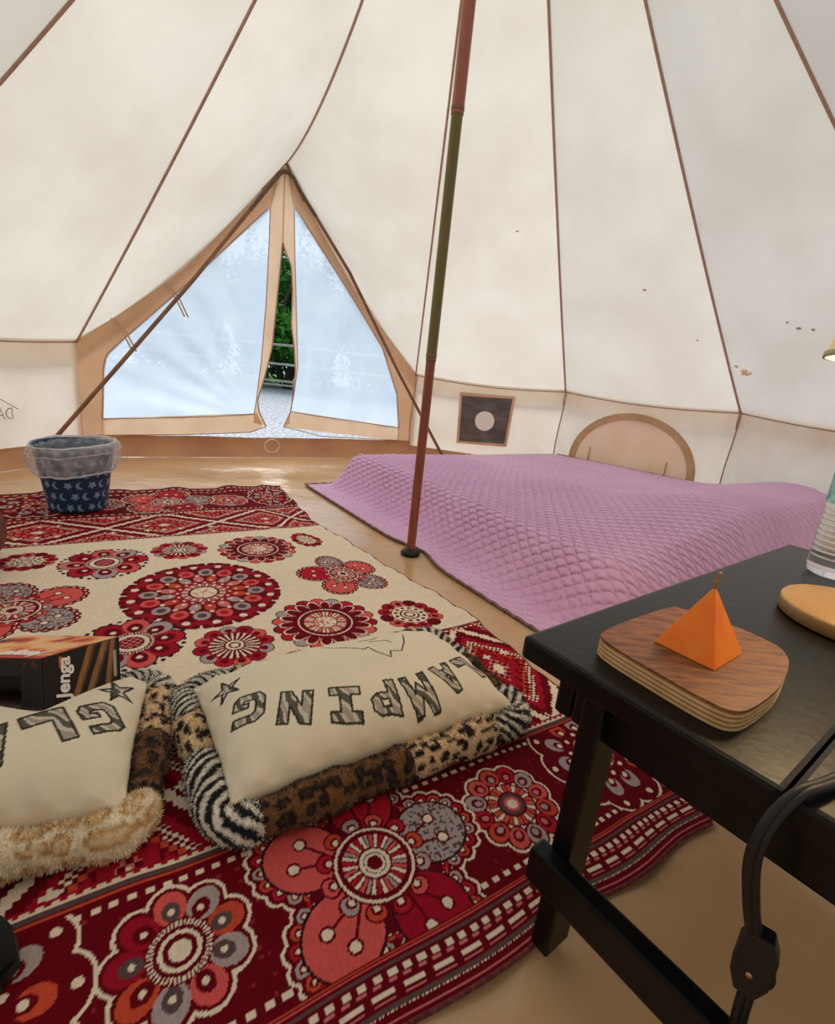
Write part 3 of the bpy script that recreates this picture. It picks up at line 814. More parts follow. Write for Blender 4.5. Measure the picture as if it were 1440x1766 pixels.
def f_nine(cu, cv, R, N=9, cols=('org', 'grey', 'coral', 'red', 'red', 'org', 'grey', 'coral', 'grey')):
    f = Loc(cu, cv, R, 0.25)
    f.petals(N, 0.66, 0.38, 0.35, ['cream']); f.petals(N, 0.66, 0.325, 0.295, ['mar'])
    f.disc(0.55, 'mar')
    f.petals(N, 0.67, 0.265, 0.225, list(cols)); f.petals(N, 0.60, 0.16, 0.125, ['slate', 'mar']); f.petals(N, 0.60, 0.05, 0.05, ['cream'])
    f.disc(0.45, 'mar'); f.ticks(0.345, 0.43, 44, 0.52, ['cream']); f.ring(0.225, 0.285, 'cream'); f.disc(0.15, 'cream')
def f_twelve(cu, cv, R):
    f = Loc(cu, cv, R)
    f.petals(12, 0.74, 0.30, 0.28, ['cream']); f.petals(12, 0.74, 0.25, 0.235, ['mar'])
    f.petals(12, 0.74, 0.215, 0.185, ['coral', 'grey', 'brt', 'org']); f.petals(12, 0.70, 0.13, 0.11, ['mar']); f.petals(12, 0.68, 0.075, 0.06, ['pink', 'grey'])
    f.disc(0.50, 'mar'); f.ticks(0.30, 0.47, 26, 0.75, ['cream', 'coral', 'org']); f.disc(0.29, 'mar'); f.disc(0.25, 'slate'); f.disc(0.17, 'coral'); f.disc(0.11, 'cream')
def f_scal(cu, cv, R, lim):
    f = Loc(cu, cv, R); f.lim = (VV[f.sl] > lim[0]) & (VV[f.sl] < lim[1])
    f.petals(10, 0.78, 0.25, 0.31, ['cream']); f.petals(10, 0.78, 0.215, 0.275, ['mar']); f.disc(0.75, 'mar')
    f.dots(10, 0.88, 0.045, 'cream'); f.petals(10, 0.60, 0.15, 0.13, ['org', 'grey', 'grey']); f.petals(10, 0.52, 0.10, 0.075, ['mar']); f.dots(10, 0.52, 0.042, 'cream')
    f.dots(10, 0.40, 0.036, 'cream', np.pi / 10); f.disc(0.33, 'mar'); f.ticks(0.12, 0.31, 30, 0.6, ['cream', 'pink', 'org']); f.disc(0.11, 'mar')

f_big(0.264, -1.618, 0.235)
f_lobe(0.768, -1.625, 0.175, 0.35); f_lobe(-0.230, -1.66, 0.185, 0.5); f_sun(-0.52, -1.35, 0.15); f_big(-0.73, -1.63, 0.235)
f_sun(0.556, -1.304, 0.155); f_sun(0.524, -1.956, 0.15, 0.2); f_eight(-0.004, -1.953, 0.135, 8); f_eight(0.045, -1.37, 0.13, 9)
f_ray(0.283, -1.267, 0.105); f_ray(0.243, -2.013, 0.10); f_dot(0.823, -1.259, 0.10); f_dot(0.785, -2.015, 0.092); f_dot(-0.228, -2.03, 0.09); f_dot(-0.25, -1.27, 0.10)
LN = (-0.655, -0.415); LF = (-2.885, -2.515)
for base, vc, R9, Rl, R12, Rs, lm in ((0.0, -0.540, 0.094, 0.178, 0.092, 0.150, LN), (-0.06, -2.70, 0.10, 0.19, 0.10, 0.17, LF)):
    for rep in (-1.1, 0.0, 1.1):
        f_scal(-0.19 + base + rep, vc - 0.02, Rs, lm)
        f_nine(0.055 + base + rep, vc - 0.003, R9)
        f_twelve(0.620 + base + rep, vc + 0.012, R12)
        f_lobe(0.340 + base + rep, vc, Rl, 0.10, 5, True, lm, cols=('grey', 'brt', 'coral', 'coral', 'red'))
# yarn variation
yn = 0.90 + 0.16 * hash2(np.floor(UU / 0.0024), np.floor(VV / 0.0075), 5) + 0.06 * (fbm(UU * 6, VV * 6, 6) - 0.45)
RC *= yn[..., None]

vk = np.array([-2.945, -2.70, -2.22, -2.0, -1.77, -1.58, -1.40, -1.22, -0.80, -0.33])
uk = np.array([0.905, 0.885, 0.862, 0.905, 0.930, 0.953, 0.988, 1.015, 0.990, 0.945])
ue = np.interp(VV, vk, uk) + 0.006 * np.sin(VV * 31)
ush = UU + (ue - 1.0) * sst(0.62, 1.0, UU) * 1.0
vsh = VV + 0.010 * np.sin(UU * 13 + 1) * sst(-2.75, -2.945, VV) + 0.006 * np.sin(UU * 19) * sst(-0.45, -0.33, VV)
RZ = 0.007 + 0.007 * sst(0.5, 0.75, fbm(UU * 3.0, VV * 3.6, 21)) + 0.004 * np.abs(np.sin(VV * 40)) * sst(0.90, 1.0, UU) \
    + 0.010 * np.maximum(0, np.sin(UU * 23)) * sst(-2.82, -2.945, VV) + 0.006 * np.maximum(0, np.sin(UU * 17 + 1)) * sst(-0.40, -0.33, VV)
RX = ush[..., None] * E1 + vsh[..., None] * NV
P = np.concatenate([RX, RZ[..., None]], -1)
rug = tag(empty('patterned_throw', (0, 1.7, 0)), 'large red and cream woven throw with flower medallions spread over the floor', 'rug')
to_parent(grid('woven_cloth', P, M['rug'], colors=RC, flip=True), rug)
def hemline(path):
    path = path.copy(); path[:, 2] = np.maximum(path[:, 2] - 0.002, 0.005)
    to_parent(tube('hem', path, 0.0032, M['rug_hem'], n=6), rug)
hemline(P[::6, -1]); hemline(P[0, ::4]); hemline(P[-1, ::4]); hemline(P[::6, 0])

# ------------------------------------------------------------------ bed: quilted cover
BO = np.array([-0.607, 2.927]); BE = np.array([0.58, -0.8146]); BT = np.array([0.8146, 0.58])
ss = np.concatenate([np.linspace(-0.17, 1.9, 520), np.linspace(1.906, 2.12, 30)])
def tmax(s):
    a = BO + BE * s - np.array([CX, CY]); b = a @ BT; c = a @ a - 2.30 ** 2
    return -b + math.sqrt(max(b * b - c, 0.01))
tm = np.array([tmax(s) for s in ss])
tau = np.concatenate([np.linspace(0, 0.5, 320), np.linspace(0.503, 1, 130)])
Sg, Tu = np.meshgrid(ss, tau, indexing='ij'); t0_ = 0.05 * np.exp(-(((Sg - 1.046) / 0.13) ** 2)); Tg = t0_ + Tu * (tm[:, None] - t0_)
f0 = 0.13 + 0.03 * np.sin(Sg * 3.1)
top = sst(0, 1, (Tg - f0) / 0.17) ** 0.8
far = sst(-0.16, -0.03, Sg) ** 0.7
near = 1 - sst(1.78, 2.06, Sg)
zq = 0.205 * top * far * near
hump = np.exp(-(((Sg - 1.62) / 0.38) ** 2)) * sst(0.40, 1.30, Tg) * near
zq = zq + 0.145 * hump * top
zq = zq + 0.02 * np.exp(-(((Sg - 0.9) / 0.3) ** 2 + ((Tg - 0.9) / 0.4) ** 2)) - 0.014 * np.exp(-(((Sg - 1.05) / 0.05) ** 2)) * sst(0.4, 0.7, Tg) * (1 - sst(1.0, 1.4, Tg))
zq = zq + 0.010 * (fbm(Sg * 5, Tg * 5, 31) - 0.45) * top
# clam-shell quilting relief
wq = 0.060
x = Sg / wq; y = (Tg + 0.8 * zq) / wq
best = np.full(x.shape, 1e9); hgt = np.zeros(x.shape)
j0 = np.floor(y / 0.5)
for dj in (-1, 0, 1, 2):
    j = j0 + dj; cy = j * 0.5; off = 0.5 * (j % 2)
    cx = np.round(x - off) + off
    d = np.hypot(x - cx, y - cy) / 0.56
    inside = (d < 1) & (j < best)
    hgt = np.where(inside, np.sqrt(np.clip(1 - d ** 2, 0, 1)) * 0.55 + 0.45 * np.clip((1 - d) * 5, 0, 1), hgt); best = np.where(inside, j, best)
relief = 0.0150 * hgt * (0.35 + 0.65 * sst(0.0, 0.2, zq)) * (0.45 + 0.55 * (1 - sst(0.5, 1.2, Tg)))
xy = BO + Sg[..., None] * BE + Tg[..., None] * BT
P = np.concatenate([xy, (zq + 0.006)[..., None]], -1)
da = np.gradient(P, axis=0); db = np.gradient(P, axis=1); nq = np.cross(da, db); nq /= np.linalg.norm(nq, axis=-1)[..., None]
nq *= np.sign(nq[..., 2:3]); P = P + nq * relief[..., None]
bed = tag(empty('bed_cover', (0.9, 2.8, 0)), 'lilac clam-shell quilted cover spread over a low floor bed', 'bedspread')
to_parent(grid('quilted_cloth', P, M['quilt']), bed)
e_ = np.concatenate([P[::-1, 0][::6], P[0, ::6]]); e_ = e_.copy(); e_[:, 2] = np.maximum(e_[:, 2], 0.007)
to_parent(tube('binding', P[::5, 0] + np.array([0, 0, 0.001]), 0.0055, M['quilt_hem'], n=6), bed)
to_parent(tube('binding', P[0, ::5] + np.array([0, 0, 0.001]), 0.0055, M['quilt_hem'], n=6), bed)

# ------------------------------------------------------------------ pillows
LET = {
 'L': ([[(0, 0), (1, 0), (1, .34), (.36, .34), (.36, 1), (0, 1)]], []),
 'I': ([[(0, 0), (1, 0), (1, .26), (.68, .26), (.68, .74), (1, .74), (1, 1), (0, 1), (0, .74), (.32, .74), (.32, .26), (0, .26)]], []),
 'N': ([[(0, 0), (.32, 0), (.32, .5), (.68, 0), (1, 0), (1, 1), (.68, 1), (.68, .5), (.32, 1), (0, 1)]], []),
 'M': ([[(0, 0), (.26, 0), (.28, .55), (.5, .25), (.72, .55), (.74, 0), (1, 0), (.95, 1), (.7, 1), (.5, .65), (.3, 1), (.05, 1)]], []),
 'A': ([[(0, 0), (.3, 0), (.36, .22), (.64, .22), (.7, 0), (1, 0), (.66, 1), (.34, 1)]], [[(.42, .45), (.58, .45), (.5, .72)]]),
 'P': ([[(0, 0), (.34, 0), (.34, .4), (.75, .4), (1, .55), (1, .85), (.78, 1), (0, 1)]], [[(.36, .6), (.66, .6), (.66, .8), (.36, .8)]]),
 'G': ([[(.2, 0), (.85, 0), (1, .15), (1, .5), (.52, .5), (.52, .33), (.72, .33), (.68, .24), (.36, .24), (.28, .36), (.28, .66), (.4, .76), (.95, .76), (.95, 1), (.25, 1), (0, .8), (0, .2)]], []),
 '*': ([[(.5, 1), (.60, .62), (1, .62), (.68, .40), (.85, 0), (.5, .26), (.15, 0), (.32, .40), (0, .62), (.40, .62)]], []),
}
def in_poly(x, y, pts):
    r = np.zeros(x.shape, bool); n = len(pts)
    for i in range(n):
        (x1, y1), (x2, y2) = pts[i], pts[(i + 1) % n]
        c = ((y1 > y) != (y2 > y)) & (x < (x2 - x1) * (y - y1) / ((y2 - y1) if y2 != y1 else 1e-9) + x1); r ^= c
    return r
def seg_dist(x, y, a, b):
    ax, ay = a; bx, by = b; dx, dy = bx - ax, by - ay
    t = np.clip(((x - ax) * dx + (y - ay) * dy) / (dx * dx + dy * dy + 1e-12), 0, 1)
    return np.hypot(x - ax - t * dx, y - ay - t * dy)
def glyph(Cc, X, Y, ch, cx, cy, wd, ht, rot, seed):
    """letter drawn with its foot away from the camera (the cushion lies upside down to us)"""
    c, s = math.cos(rot), math.sin(rot)
    lx, ly = (X - cx) * c + (Y - cy) * s, -(X - cx) * s + (Y - cy) * c
    gx, gy = 0.5 - lx / wd, 0.5 - ly / ht
    near_ = (np.abs(gx - 0.5) < 0.8) & (np.abs(gy - 0.5) < 0.8)
    outs, holes = LET[ch]
    ins = np.zeros(X.shape, bool)
    for p in outs: ins |= in_poly(gx, gy, p)
    for h in holes: ins &= ~in_poly(gx, gy, h)
    st = np.sin((gx * 1.3 + gy * 0.9) * 8 + seed * 2 + 3.0 * vnoise(gx * 3 + seed, gy * 3, seed))
    Cc[ins & (st > 0.45)] = lin((92, 90, 78)); Cc[ins & (st > -0.6) & (st <= 0.45)] = lin((206, 196, 178)); Cc[ins & (st <= -0.6)] = lin((168, 156, 142))
    d = np.full(X.shape, 9.0)
    for p in outs + holes:
        for i in range(len(p)):
            a, b = p[i], p[(i + 1) % len(p)]
            d = np.minimum(d, seg_dist(gx * wd, gy * ht, (a[0] * wd, a[1] * ht), (b[0] * wd, b[1] * ht)))
    Cc[near_ & (d < 0.0021)] = lin((52, 50, 40))
def spots(x, y, cell, k, rmin, rmax):
    ix, iy = np.floor(x / cell), np.floor(y / cell); best = np.full(x.shape, 9.0)
    for a in (-1, 0, 1):
        for b in (-1, 0, 1):
            jx, jy = ix + a, iy + b
            px = (jx + 0.2 + 0.6 * hash2(jx, jy, k)) * cell; py = (jy + 0.2 + 0.6 * hash2(jx, jy, k + 1)) * cell
            rr = cell * (rmin + (rmax - rmin) * hash2(jx, jy, k + 2)); el = 0.7 + 0.6 * hash2(jx, jy, k + 3)
            best = np.minimum(best, np.hypot((x - px) * el, (y - py) / el) / rr)
    return best
def fur_colour(kind, a, b, k):
    """a along the border (m), b across (m)"""
    c = np.zeros(a.shape + (3,)); wob = 0.012 * (fbm(a * 40, b * 40, k) - 0.45)
    if kind == 'zebra':
        ph = (a + 0.55 * b + wob * 1.6) / 0.024; f = ph - np.floor(ph)
        c[:] = lin((226, 220, 206)); c[f < 0.52] = lin((20, 22, 28))
    elif kind == 'zebra_fine':
        ph = (a + 0.4 * b + wob) / 0.016; f = ph - np.floor(ph)
        c[:] = lin((222, 216, 202)); c[f < 0.45] = lin((34, 34, 38))
    elif kind == 'leopard':
        c[:] = lin((226, 198, 158)); s = spots(a + wob, b + wob, 0.027, k, 0.26, 0.44); c[s < 1.0] = lin((44, 20, 18))
    elif kind == 'leopard_dark':
        c[:] = lin((122, 82, 48)); s = spots(a + wob * 2, b + wob, 0.034, k, 0.3, 0.5); c[s < 1.0] = lin((34, 20, 16)); c[s < 0.45] = lin((74, 48, 32))
    elif kind == 'giraffe':
        c[:] = lin((232, 218, 190)); s = spots(a + wob, b + wob, 0.045, k, 0.3, 0.44); c[(s < 1.1)] = lin((196, 156, 104)); c[s < 0.7] = lin((222, 196, 156))
    else:
        c[:] = lin((24, 20, 20))
    return c * (0.86 + 0.28 * hash2(np.floor(a * 900), np.floor(b * 900), k))[..., None]
def make_pillow(name, loc, rz, label, letters, lines, patches, seed, press=None):
    root = tag(empty(name, loc, rz), label, 'pillow', 'lettered fur-edged pillows on the throw')
    hx, hy = 0.307, 0.170
    nx, ny = 300, 176
    gx = np.linspace(-1, 1, nx); gy = np.linspace(-1, 1, ny)
    X0, Y0 = np.meshgrid(gx, gy)
    px = 1 - np.abs(X0) ** 2.6; py = 1 - np.abs(Y0) ** 2.4
    pin = 1 - 0.02 * (1 - np.abs(Y0) ** 2) * np.abs(X0) ** 6; pin2 = 1 - 0.03 * (1 - np.abs(X0) ** 2) * np.abs(Y0) ** 6
    X, Y = X0 * hx * pin, Y0 * hy * pin2
    Z = 0.060 + 0.092 * (px * py) ** 0.48
    ex, ey = 1 - np.abs(X0), 1 - np.abs(Y0)
    edge = np.minimum(ex * hx, ey * hy)
    wr = 0.008 * np.sin(X * 95 + 3 * fbm(X * 9, Y * 9, seed)) * np.exp(-(ey * hy) / 0.022) + 0.006 * np.sin(Y * 90 + seed) * np.exp(-(ex * hx) / 0.022)
    Z = Z + wr * sst(0, 0.01, edge) + 0.010 * (fbm(X * 7, Y * 7, seed + 3) - 0.45) * px * py
    if press:      # dented where the game box leans on it
        (ox, oy, oz), ax_, ay_, az_, LX_, LY_ = press
        c_, s_ = math.cos(rz), math.sin(rz)
        wx, wy = loc[0] + c_ * X - s_ * Y, loc[1] + s_ * X + c_ * Y
        zp = oz - (az_[0] * (wx - ox) + az_[1] * (wy - oy)) / az_[2]
        la = (wx - ox) * ax_[0] + (wy - oy) * ax_[1]; lb = (wx - ox) * ay_[0] + (wy - oy) * ay_[1]
        out = np.hypot(np.maximum(np.maximum(la - 0.012, -LX_ - la), 0), np.maximum(np.maximum(-0.012 - lb, lb - LY_), 0))
        Z = np.minimum(Z, np.maximum(zp - 0.004 + 0.9 * out - loc[2], 0.03))
    Cc = np.zeros(X.shape + (3,)); Cc[:] = lin((232, 220, 196)); Cc *= (0.95 + 0.08 * fbm(X * 14, Y * 14, seed))[..., None]
    for i, (ch, cx, cy, rot, sc) in enumerate(letters): glyph(Cc, X, Y, ch, cx, cy, 0.060 * sc, 0.074 * sc, rot, seed + i)
    for ln in lines:
        for a, b in zip(ln[:-1], ln[1:]): Cc[seg_dist(X, Y, a, b) < 0.0016] = lin((66, 56, 46))
    Pm = np.stack([X, Y, Z], -1)
    ring0 = np.concatenate([Pm[0, :], Pm[1:, -1], Pm[-1, ::-1][1:], Pm[::-1, 0][1:-1]])
    idx = np.arange(nx * ny).reshape(ny, nx)
    ridx = np.concatenate([idx[0, :], idx[1:, -1], idx[-1, ::-1][1:], idx[::-1, 0][1:-1]])
    low = ring0.copy(); low[:, 2] = 0.03; low[:, :2] *= 0.97
    nb = len(ring0); base = nx * ny
    Vv = np.concatenate([Pm.reshape(-1, 3), low]); Fv = grid_faces(ny, nx)
    k = np.arange(nb); Fs = np.stack([ridx, base + k, base + (k + 1) % nb, ridx[(k + 1) % nb]], -1)
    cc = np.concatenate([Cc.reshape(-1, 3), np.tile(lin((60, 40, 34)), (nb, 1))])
    mesh_np('cover', Vv, np.concatenate([Fv, Fs]), M['print'], root, cc)
    # fur border: rounded rectangle path
    bx, by, rc = hx + 0.010, hy + 0.014, 0.032
    def path(d):
        segs = [(2 * (bx - rc)), rc * math.pi / 2, 2 * (by - rc), rc * math.pi / 2] * 2
        d = d % sum(segs); p = None
        cs = [(-1, -1, 0), (1, -1, 1), (1, 1, 2), (-1, 1, 3)]
        for i, L in enumerate(segs):
            if d <= L:
                q = i // 2
                ang = q * math.pi / 2
                e = np.array([math.cos(ang), math.sin(ang)]); o = np.array([math.sin(ang), -math.cos(ang)])
                Lx, Ly = (bx, by) if q % 2 == 0 else (by, bx)
                if i % 2 == 0: return o * Ly + e * (-(Lx - rc) + d), o
                c = e * (Lx - rc) + o * (Ly - rc); th_ = d / rc
                oo = o * math.cos(th_) + e * math.sin(th_); return c + oo * rc, oo
            d -= L
    per = 4 * (bx - rc) + 4 * (by - rc) + 2 * math.pi * rc
    na = 15
    for i, (d0, d1, kind, lab) in enumerate(patches):
        L = (d1 - d0) * per; nd = max(8, int(L / 0.003))
        ds = np.linspace(d0 * per, d1 * per, nd)
        an = np.linspace(-0.55 * math.pi, 1.08 * math.pi, 26)
        Pp = np.zeros((nd, len(an), 3)); A = np.zeros((nd, len(an))); B = np.zeros_like(A)
        for r_, d in enumerate(ds):
            c, o = path(d)
            puff = 1 + 0.10 * math.sin(d * 37 + seed) + 0.06 * math.sin(d * 91)
            endr = min(1.0, 0.80 + 0.20 * min(r_, nd - 1 - r_) / 6.0)
            ra, rb = 0.031 * puff * endr, 0.033 * puff * endr
            ra_ = o[0] * 0; 
            Pp[r_, :, 0] = c[0] + o[0] * (0.008 + ra * np.cos(an)); Pp[r_, :, 1] = c[1] + o[1] * (0.008 + ra * np.cos(an)); Pp[r_, :, 2] = np.maximum(0.037 + rb * np.sin(an), 0.009)
            A[r_] = d; B[r_] = an * 0.042
        cl = fur_colour(kind, A, B, seed * 7 + i)
        fp = grid('fur_patch', Pp, M['fur'], root, cl, flip=True)
        fp['label'] = lab
        # pile: short strands standing on the patch
        rs = np.random.default_rng(seed * 50 + i); n = int(L * 26000)
        ii = rs.random(n) * (nd - 1.001); jj = rs.random(n) * (len(an) - 1.001)
        i0, j0 = ii.astype(int), jj.astype(int); fi, fj = (ii - i0)[:, None], (jj - j0)[:, None]
        p0 = Pp[i0, j0] * (1 - fi) * (1 - fj) + Pp[i0 + 1, j0] * fi * (1 - fj) + Pp[i0, j0 + 1] * (1 - fi) * fj + Pp[i0 + 1, j0 + 1] * fi * fj
        du = Pp[i0 + 1, j0] - Pp[i0, j0]; dv = Pp[i0, j0 + 1] - Pp[i0, j0]
        nn = np.cross(du, dv); nn /= np.linalg.norm(nn, axis=1)[:, None] + 1e-9
        c0 = np.array([path(d)[0] for d in ds])[i0]
        sg = np.sign(((p0[:, :2] - c0) * nn[:, :2]).sum(1) + (p0[:, 2] - 0.037) * nn[:, 2]); nn *= np.where(sg == 0, 1, sg)[:, None]
        keep = p0[:, 2] > 0.014; p0, nn, du, i0, j0 = p0[keep], nn[keep], du[keep], i0[keep], j0[keep]; n = len(p0)
        dirn = nn + 0.55 * (rs.random((n, 3)) - 0.5) + np.array([0, 0, -0.25]); dirn /= np.linalg.norm(dirn, axis=1)[:, None]
        hl = 0.0035 + 0.0035 * rs.random(n)[:, None]
        sd = np.cross(dirn, rs.random((n, 3)) - 0.5); sd /= np.linalg.norm(sd, axis=1)[:, None] + 1e-9
        tip = p0 + dirn * hl; tip[:, 2] = np.maximum(tip[:, 2], 0.012)
        Vh = np.stack([p0 - sd * 0.0008, p0 + sd * 0.0008, tip], 1).reshape(-1, 3)
        Fh = np.arange(3 * n).reshape(-1, 3)
        ch = np.repeat(cl[i0, j0] * (0.8 + 0.4 * rs.random((n, 1))), 3, 0)
        pile = mesh_np('fur_pile', Vh, Fh, M['fur'], fp, ch, smooth=False); pile['kind'] = 'stuff'
    return root
PI = math.pi
rl = [('*', -0.262, 0.062, -0.5, 0.85), ('G', -0.240, -0.022, -0.35, 0.95), ('N', -0.166, -0.068, -0.42, 1.0), ('I', -0.077, -0.098, -0.30, 1.0), ('P', 0.003, -0.107, -0.15, 0.95), ('M', 0.082, -0.117, 0.05, 1.05), ('A', 0.165, -0.100, 0.25, 0.95), ('L', 0.240, -0.076, 0.42, 0.95)]
mount = [[(-0.045, 0.105), (-0.029, 0.085), (0.0, 0.072), (0.033, 0.045), (0.045, 0.050), (0.050, 0.024), (0.071, -0.011), (0.082, 0.012), (0.108, 0.006), (0.135, 0.04), (0.159, 0.086)], [(0.04, 0.09), (0.075, 0.085), (0.10, 0.10)], [(0.06, 0.075), (0.10, 0.065), (0.105, 0.05)]]
# path fraction: 0 = near left corner, runs along the near edge, right end, far edge, left end
make_pillow('lettered_pillow', (-0.088, 0.970, 0.006), math.radians(34), 'cream lettered pillow with mountain drawing, edged in zebra and leopard fur', rl, mount,
    [(0.01, 0.155, 'leopard_dark', 'dark brown leopard fur'), (0.155, 0.265, 'leopard', 'pale leopard fur'), (0.265, 0.345, 'zebra', 'black and white zebra fur'),
     (0.345, 0.42, 'leopard_dark', 'dark brown leopard fur'), (0.42, 0.50, 'zebra', 'black and white zebra fur'), (0.50, 0.56, 'leopard', 'pale leopard fur'), (0.56, 0.66, 'giraffe', 'cream and tan fur'), (0.66, 0.76, 'leopard', 'pale leopard fur'), (0.76, 0.85, 'zebra_fine', 'fine zebra fur'),
     (0.85, 0.905, 'leopard', 'pale leopard fur'), (0.905, 1.01, 'zebra', 'black and white zebra fur')], 3)
ll = [('*', 0.262, 0.072, -0.15, 0.9), ('G', 0.251, -0.011, 0.55, 0.95), ('L', 0.182, -0.045, 0.5, 1.05), ('A', 0.112, -0.082, 0.45, 1.05), ('M', 0.03, -0.105, 0.25, 1.0), ('P', -0.05, -0.11, 0.1, 1.0), ('I', -0.12, -0.10, -0.1, 1.0), ('N', -0.19, -0.075, -0.3, 1.0), ('G', -0.25, -0.03, -0.4, 1.0)]
make_pillow('lettered_pillow', (-0.752, 0.673, 0.006), math.radians(22.5), 'cream lettered pillow with tan fur edging, pressed under the game box at left', ll, [],
    [(0.01, 0.13, 'zebra', 'black and white zebra fur'), (0.13, 0.19, 'black', 'black fur'), (0.19, 0.325, 'giraffe', 'cream and tan fluffy fur'), (0.325, 0.40, 'leopard_dark', 'dark brown leopard fur'),
     (0.40, 0.468, 'leopard', 'pale leopard fur'), (0.468, 0.53, 'zebra_fine', 'fine zebra fur'), (0.53, 0.66, 'leopard', 'pale leopard fur'), (0.66, 0.80, 'zebra', 'black and white zebra fur'), (0.80, 1.01, 'leopard_dark', 'dark brown leopard fur')], 5,
    press=((-0.618, 0.757, 0.128), (0.95, -0.20), (0.25, 0.94), (-0.16, 0.28, 0.95), 0.26, 0.168))

# ------------------------------------------------------------------ wooden block game box
gb = tag(empty('game_box', (-0.618, 0.757, 0.128)), 'open black and orange block game box leaning on the left pillow', 'box')
BA = np.array([[0.95, 0.25, -0.16], [-0.20, 0.94, 0.28], [0.22, -0.24, 0.95]])     # columns: length, width, height axes
_q, _r = np.linalg.qr(BA); BA = _q * np.sign(np.diag(_r))
gb.rotation_mode = 'QUATERNION'
gb.rotation_quaternion = Matrix(BA.tolist()).to_quaternion()
GL, GW, GH = 0.26, 0.168, 0.090
def card(name, P0, U_, V_, n1, n2, fn, thick=0.002, lab=None):
    a, b = np.meshgrid(np.linspace(0, 1, n1), np.linspace(0, 1, n2), indexing='ij')
    P0, U_, V_ = map(np.array, (P0, U_, V_))
    N_ = np.cross(U_, V_); N_ = N_ / np.linalg.norm(N_)
    P = P0 + a[..., None] * U_ + b[..., None] * V_
    c = fn(a, b)
    F1 = grid_faces(n1, n2); k = n1 * n2
    Vv = np.concatenate([P.reshape(-1, 3), (P - N_ * thick).reshape(-1, 3)]); 
    idx = np.arange(k).reshape(n1, n2); ring = np.concatenate([idx[0, :], idx[1:, -1], idx[-1, ::-1][1:], idx[::-1, 0][1:-1]])
    r2 = np.roll(ring, -1); Fs = np.stack([ring, ring + k, r2 + k, r2], -1)
    o = mesh_np(name, Vv, np.concatenate([F1, F1[:, ::-1] + k, Fs]), M['cardboard'], gb, np.concatenate([c.reshape(-1, 3), np.tile(lin((60, 46, 38)), (k, 1))]), smooth=False)
    if lab: o['label'] = lab
    return o
def art_top(a, b):
    f = fbm(a * 5, b * 4, 41, 4); c = np.zeros(a.shape + (3,))
    c[:] = lin((214, 96, 44)); c[f > 0.42] = lin((238, 150, 84)); c[f > 0.52] = lin((244, 190, 130)); c[f < 0.33] = lin((176, 50, 30)); c[(f < 0.27)] = lin((60, 34, 24))
    c[b < 0.10] = lin((196, 60, 34)); return c
def art_side(a, b):
    """a along width (near..far), b up"""
    c = np.zeros(a.shape + (3,)); c[:] = lin((26, 22, 22))
    for k_, (x0, sl, wd) in enumerate(((0.40, 0.22, 0.11), (0.58, 0.24, 0.12), (0.82, 0.10, 0.09))):
        d = a - (x0 + sl * b); m = (np.abs(d) < wd / 2) & (a < 0.95); g = 0.75 + 0.5 * vnoise(a * 60, b * 6, k_)
        c[m] = (lin((150, 104, 62)) * g[..., None])[m]
        m2 = m & (d > wd * 0.2); c[m2] = (lin((92, 58, 34)) * g[..., None])[m2]
    c[(a > 0.90) & (a < 0.95) & (b > 0.12) & (b < 0.72)] = lin((176, 168, 158))
    c[(np.abs(a - 0.215) < 0.022) & (b > 0.70) & (b < 0.92)] = lin((206, 112, 50))
    return c
def art_dark(a, b):
    c = np.zeros(a.shape + (3,)); c[:] = lin((22, 18, 17)); f = fbm(a * 9, b * 9, 44); c[(f > 0.5) & (b > 0.8)] = lin((90, 44, 28)); return c
card('box_top', (-GL, 0, GH), (GL, 0, 0), (0, GW, 0), 110, 80, art_top, lab='orange printed lid')
card('box_end', (0, 0, 0), (0, GW, 0), (0, 0, GH), 110, 60, art_side, lab='black end panel printed with wooden blocks')
card('box_back', (-GL, GW, GH), (GL, 0, 0), (0, 0, -GH), 12, 6, art_dark)
card('box_base', (-GL, GW, 0), (GL, 0, 0), (0, -GW, 0), 12, 6, art_dark)
card('box_far_end', (-GL, GW, 0), (0, -GW, 0), (0, 0, GH), 12, 6, art_dark)
card('front_flap', (-GL, 0.002, GH * 0.62), (GL - 0.05, 0, 0), (0, 0, GH * 0.37), 60, 20, art_dark)
card('front_flap', (-0.05, 0.001, 0), (0.05, 0, 0), (0, 0, GH), 20, 20, art_dark)
card('inner_tray', (-GL + 0.01, 0.05, 0.004), (GL - 0.02, 0, 0), (0, 0, GH * 0.8), 10, 6, lambda a, b: np.tile(lin((40, 32, 30)), a.shape + (1,)))
def text_on(parent, body, size, mat, M4, name='lettering', shear=0.2):
    cu = bpy.data.curves.new(name, 'FONT'); cu.body = body; cu.size = size; cu.extrude = 0.0004; cu.shear = shear; cu.offset = size * 0.03
    t = bpy.data.objects.new(name, cu); COL.objects.link(t)
    me = bpy.data.meshes.new_from_object(t.evaluated_get(bpy.context.evaluated_depsgraph_get()))
    bpy.data.objects.remove(t); me.transform(M4)
    return link(name, me, mat, parent, smooth=False)
def frame4(o, x, y):
    x, y = Vector(x).normalized(), Vector(y).normalized(); z = x.cross(y)
    return Matrix(((x.x, y.x, z.x, o[0]), (x.y, y.y, z.y, o[1]), (x.z, y.z, z.z, o[2]), (0, 0, 0, 1)))
text_on(gb, 'Jenga', 0.036, M['white_print'], frame4((0.0012, 0.050, 0.004), (0, 0.05, 1), (0, -1, 0.05)))
text_on(gb, 'Jenga', 0.046, M['white_print'], frame4((-0.028, 0.036, GH + 0.0012), (-1, 0, 0), (0, -1, 0)))

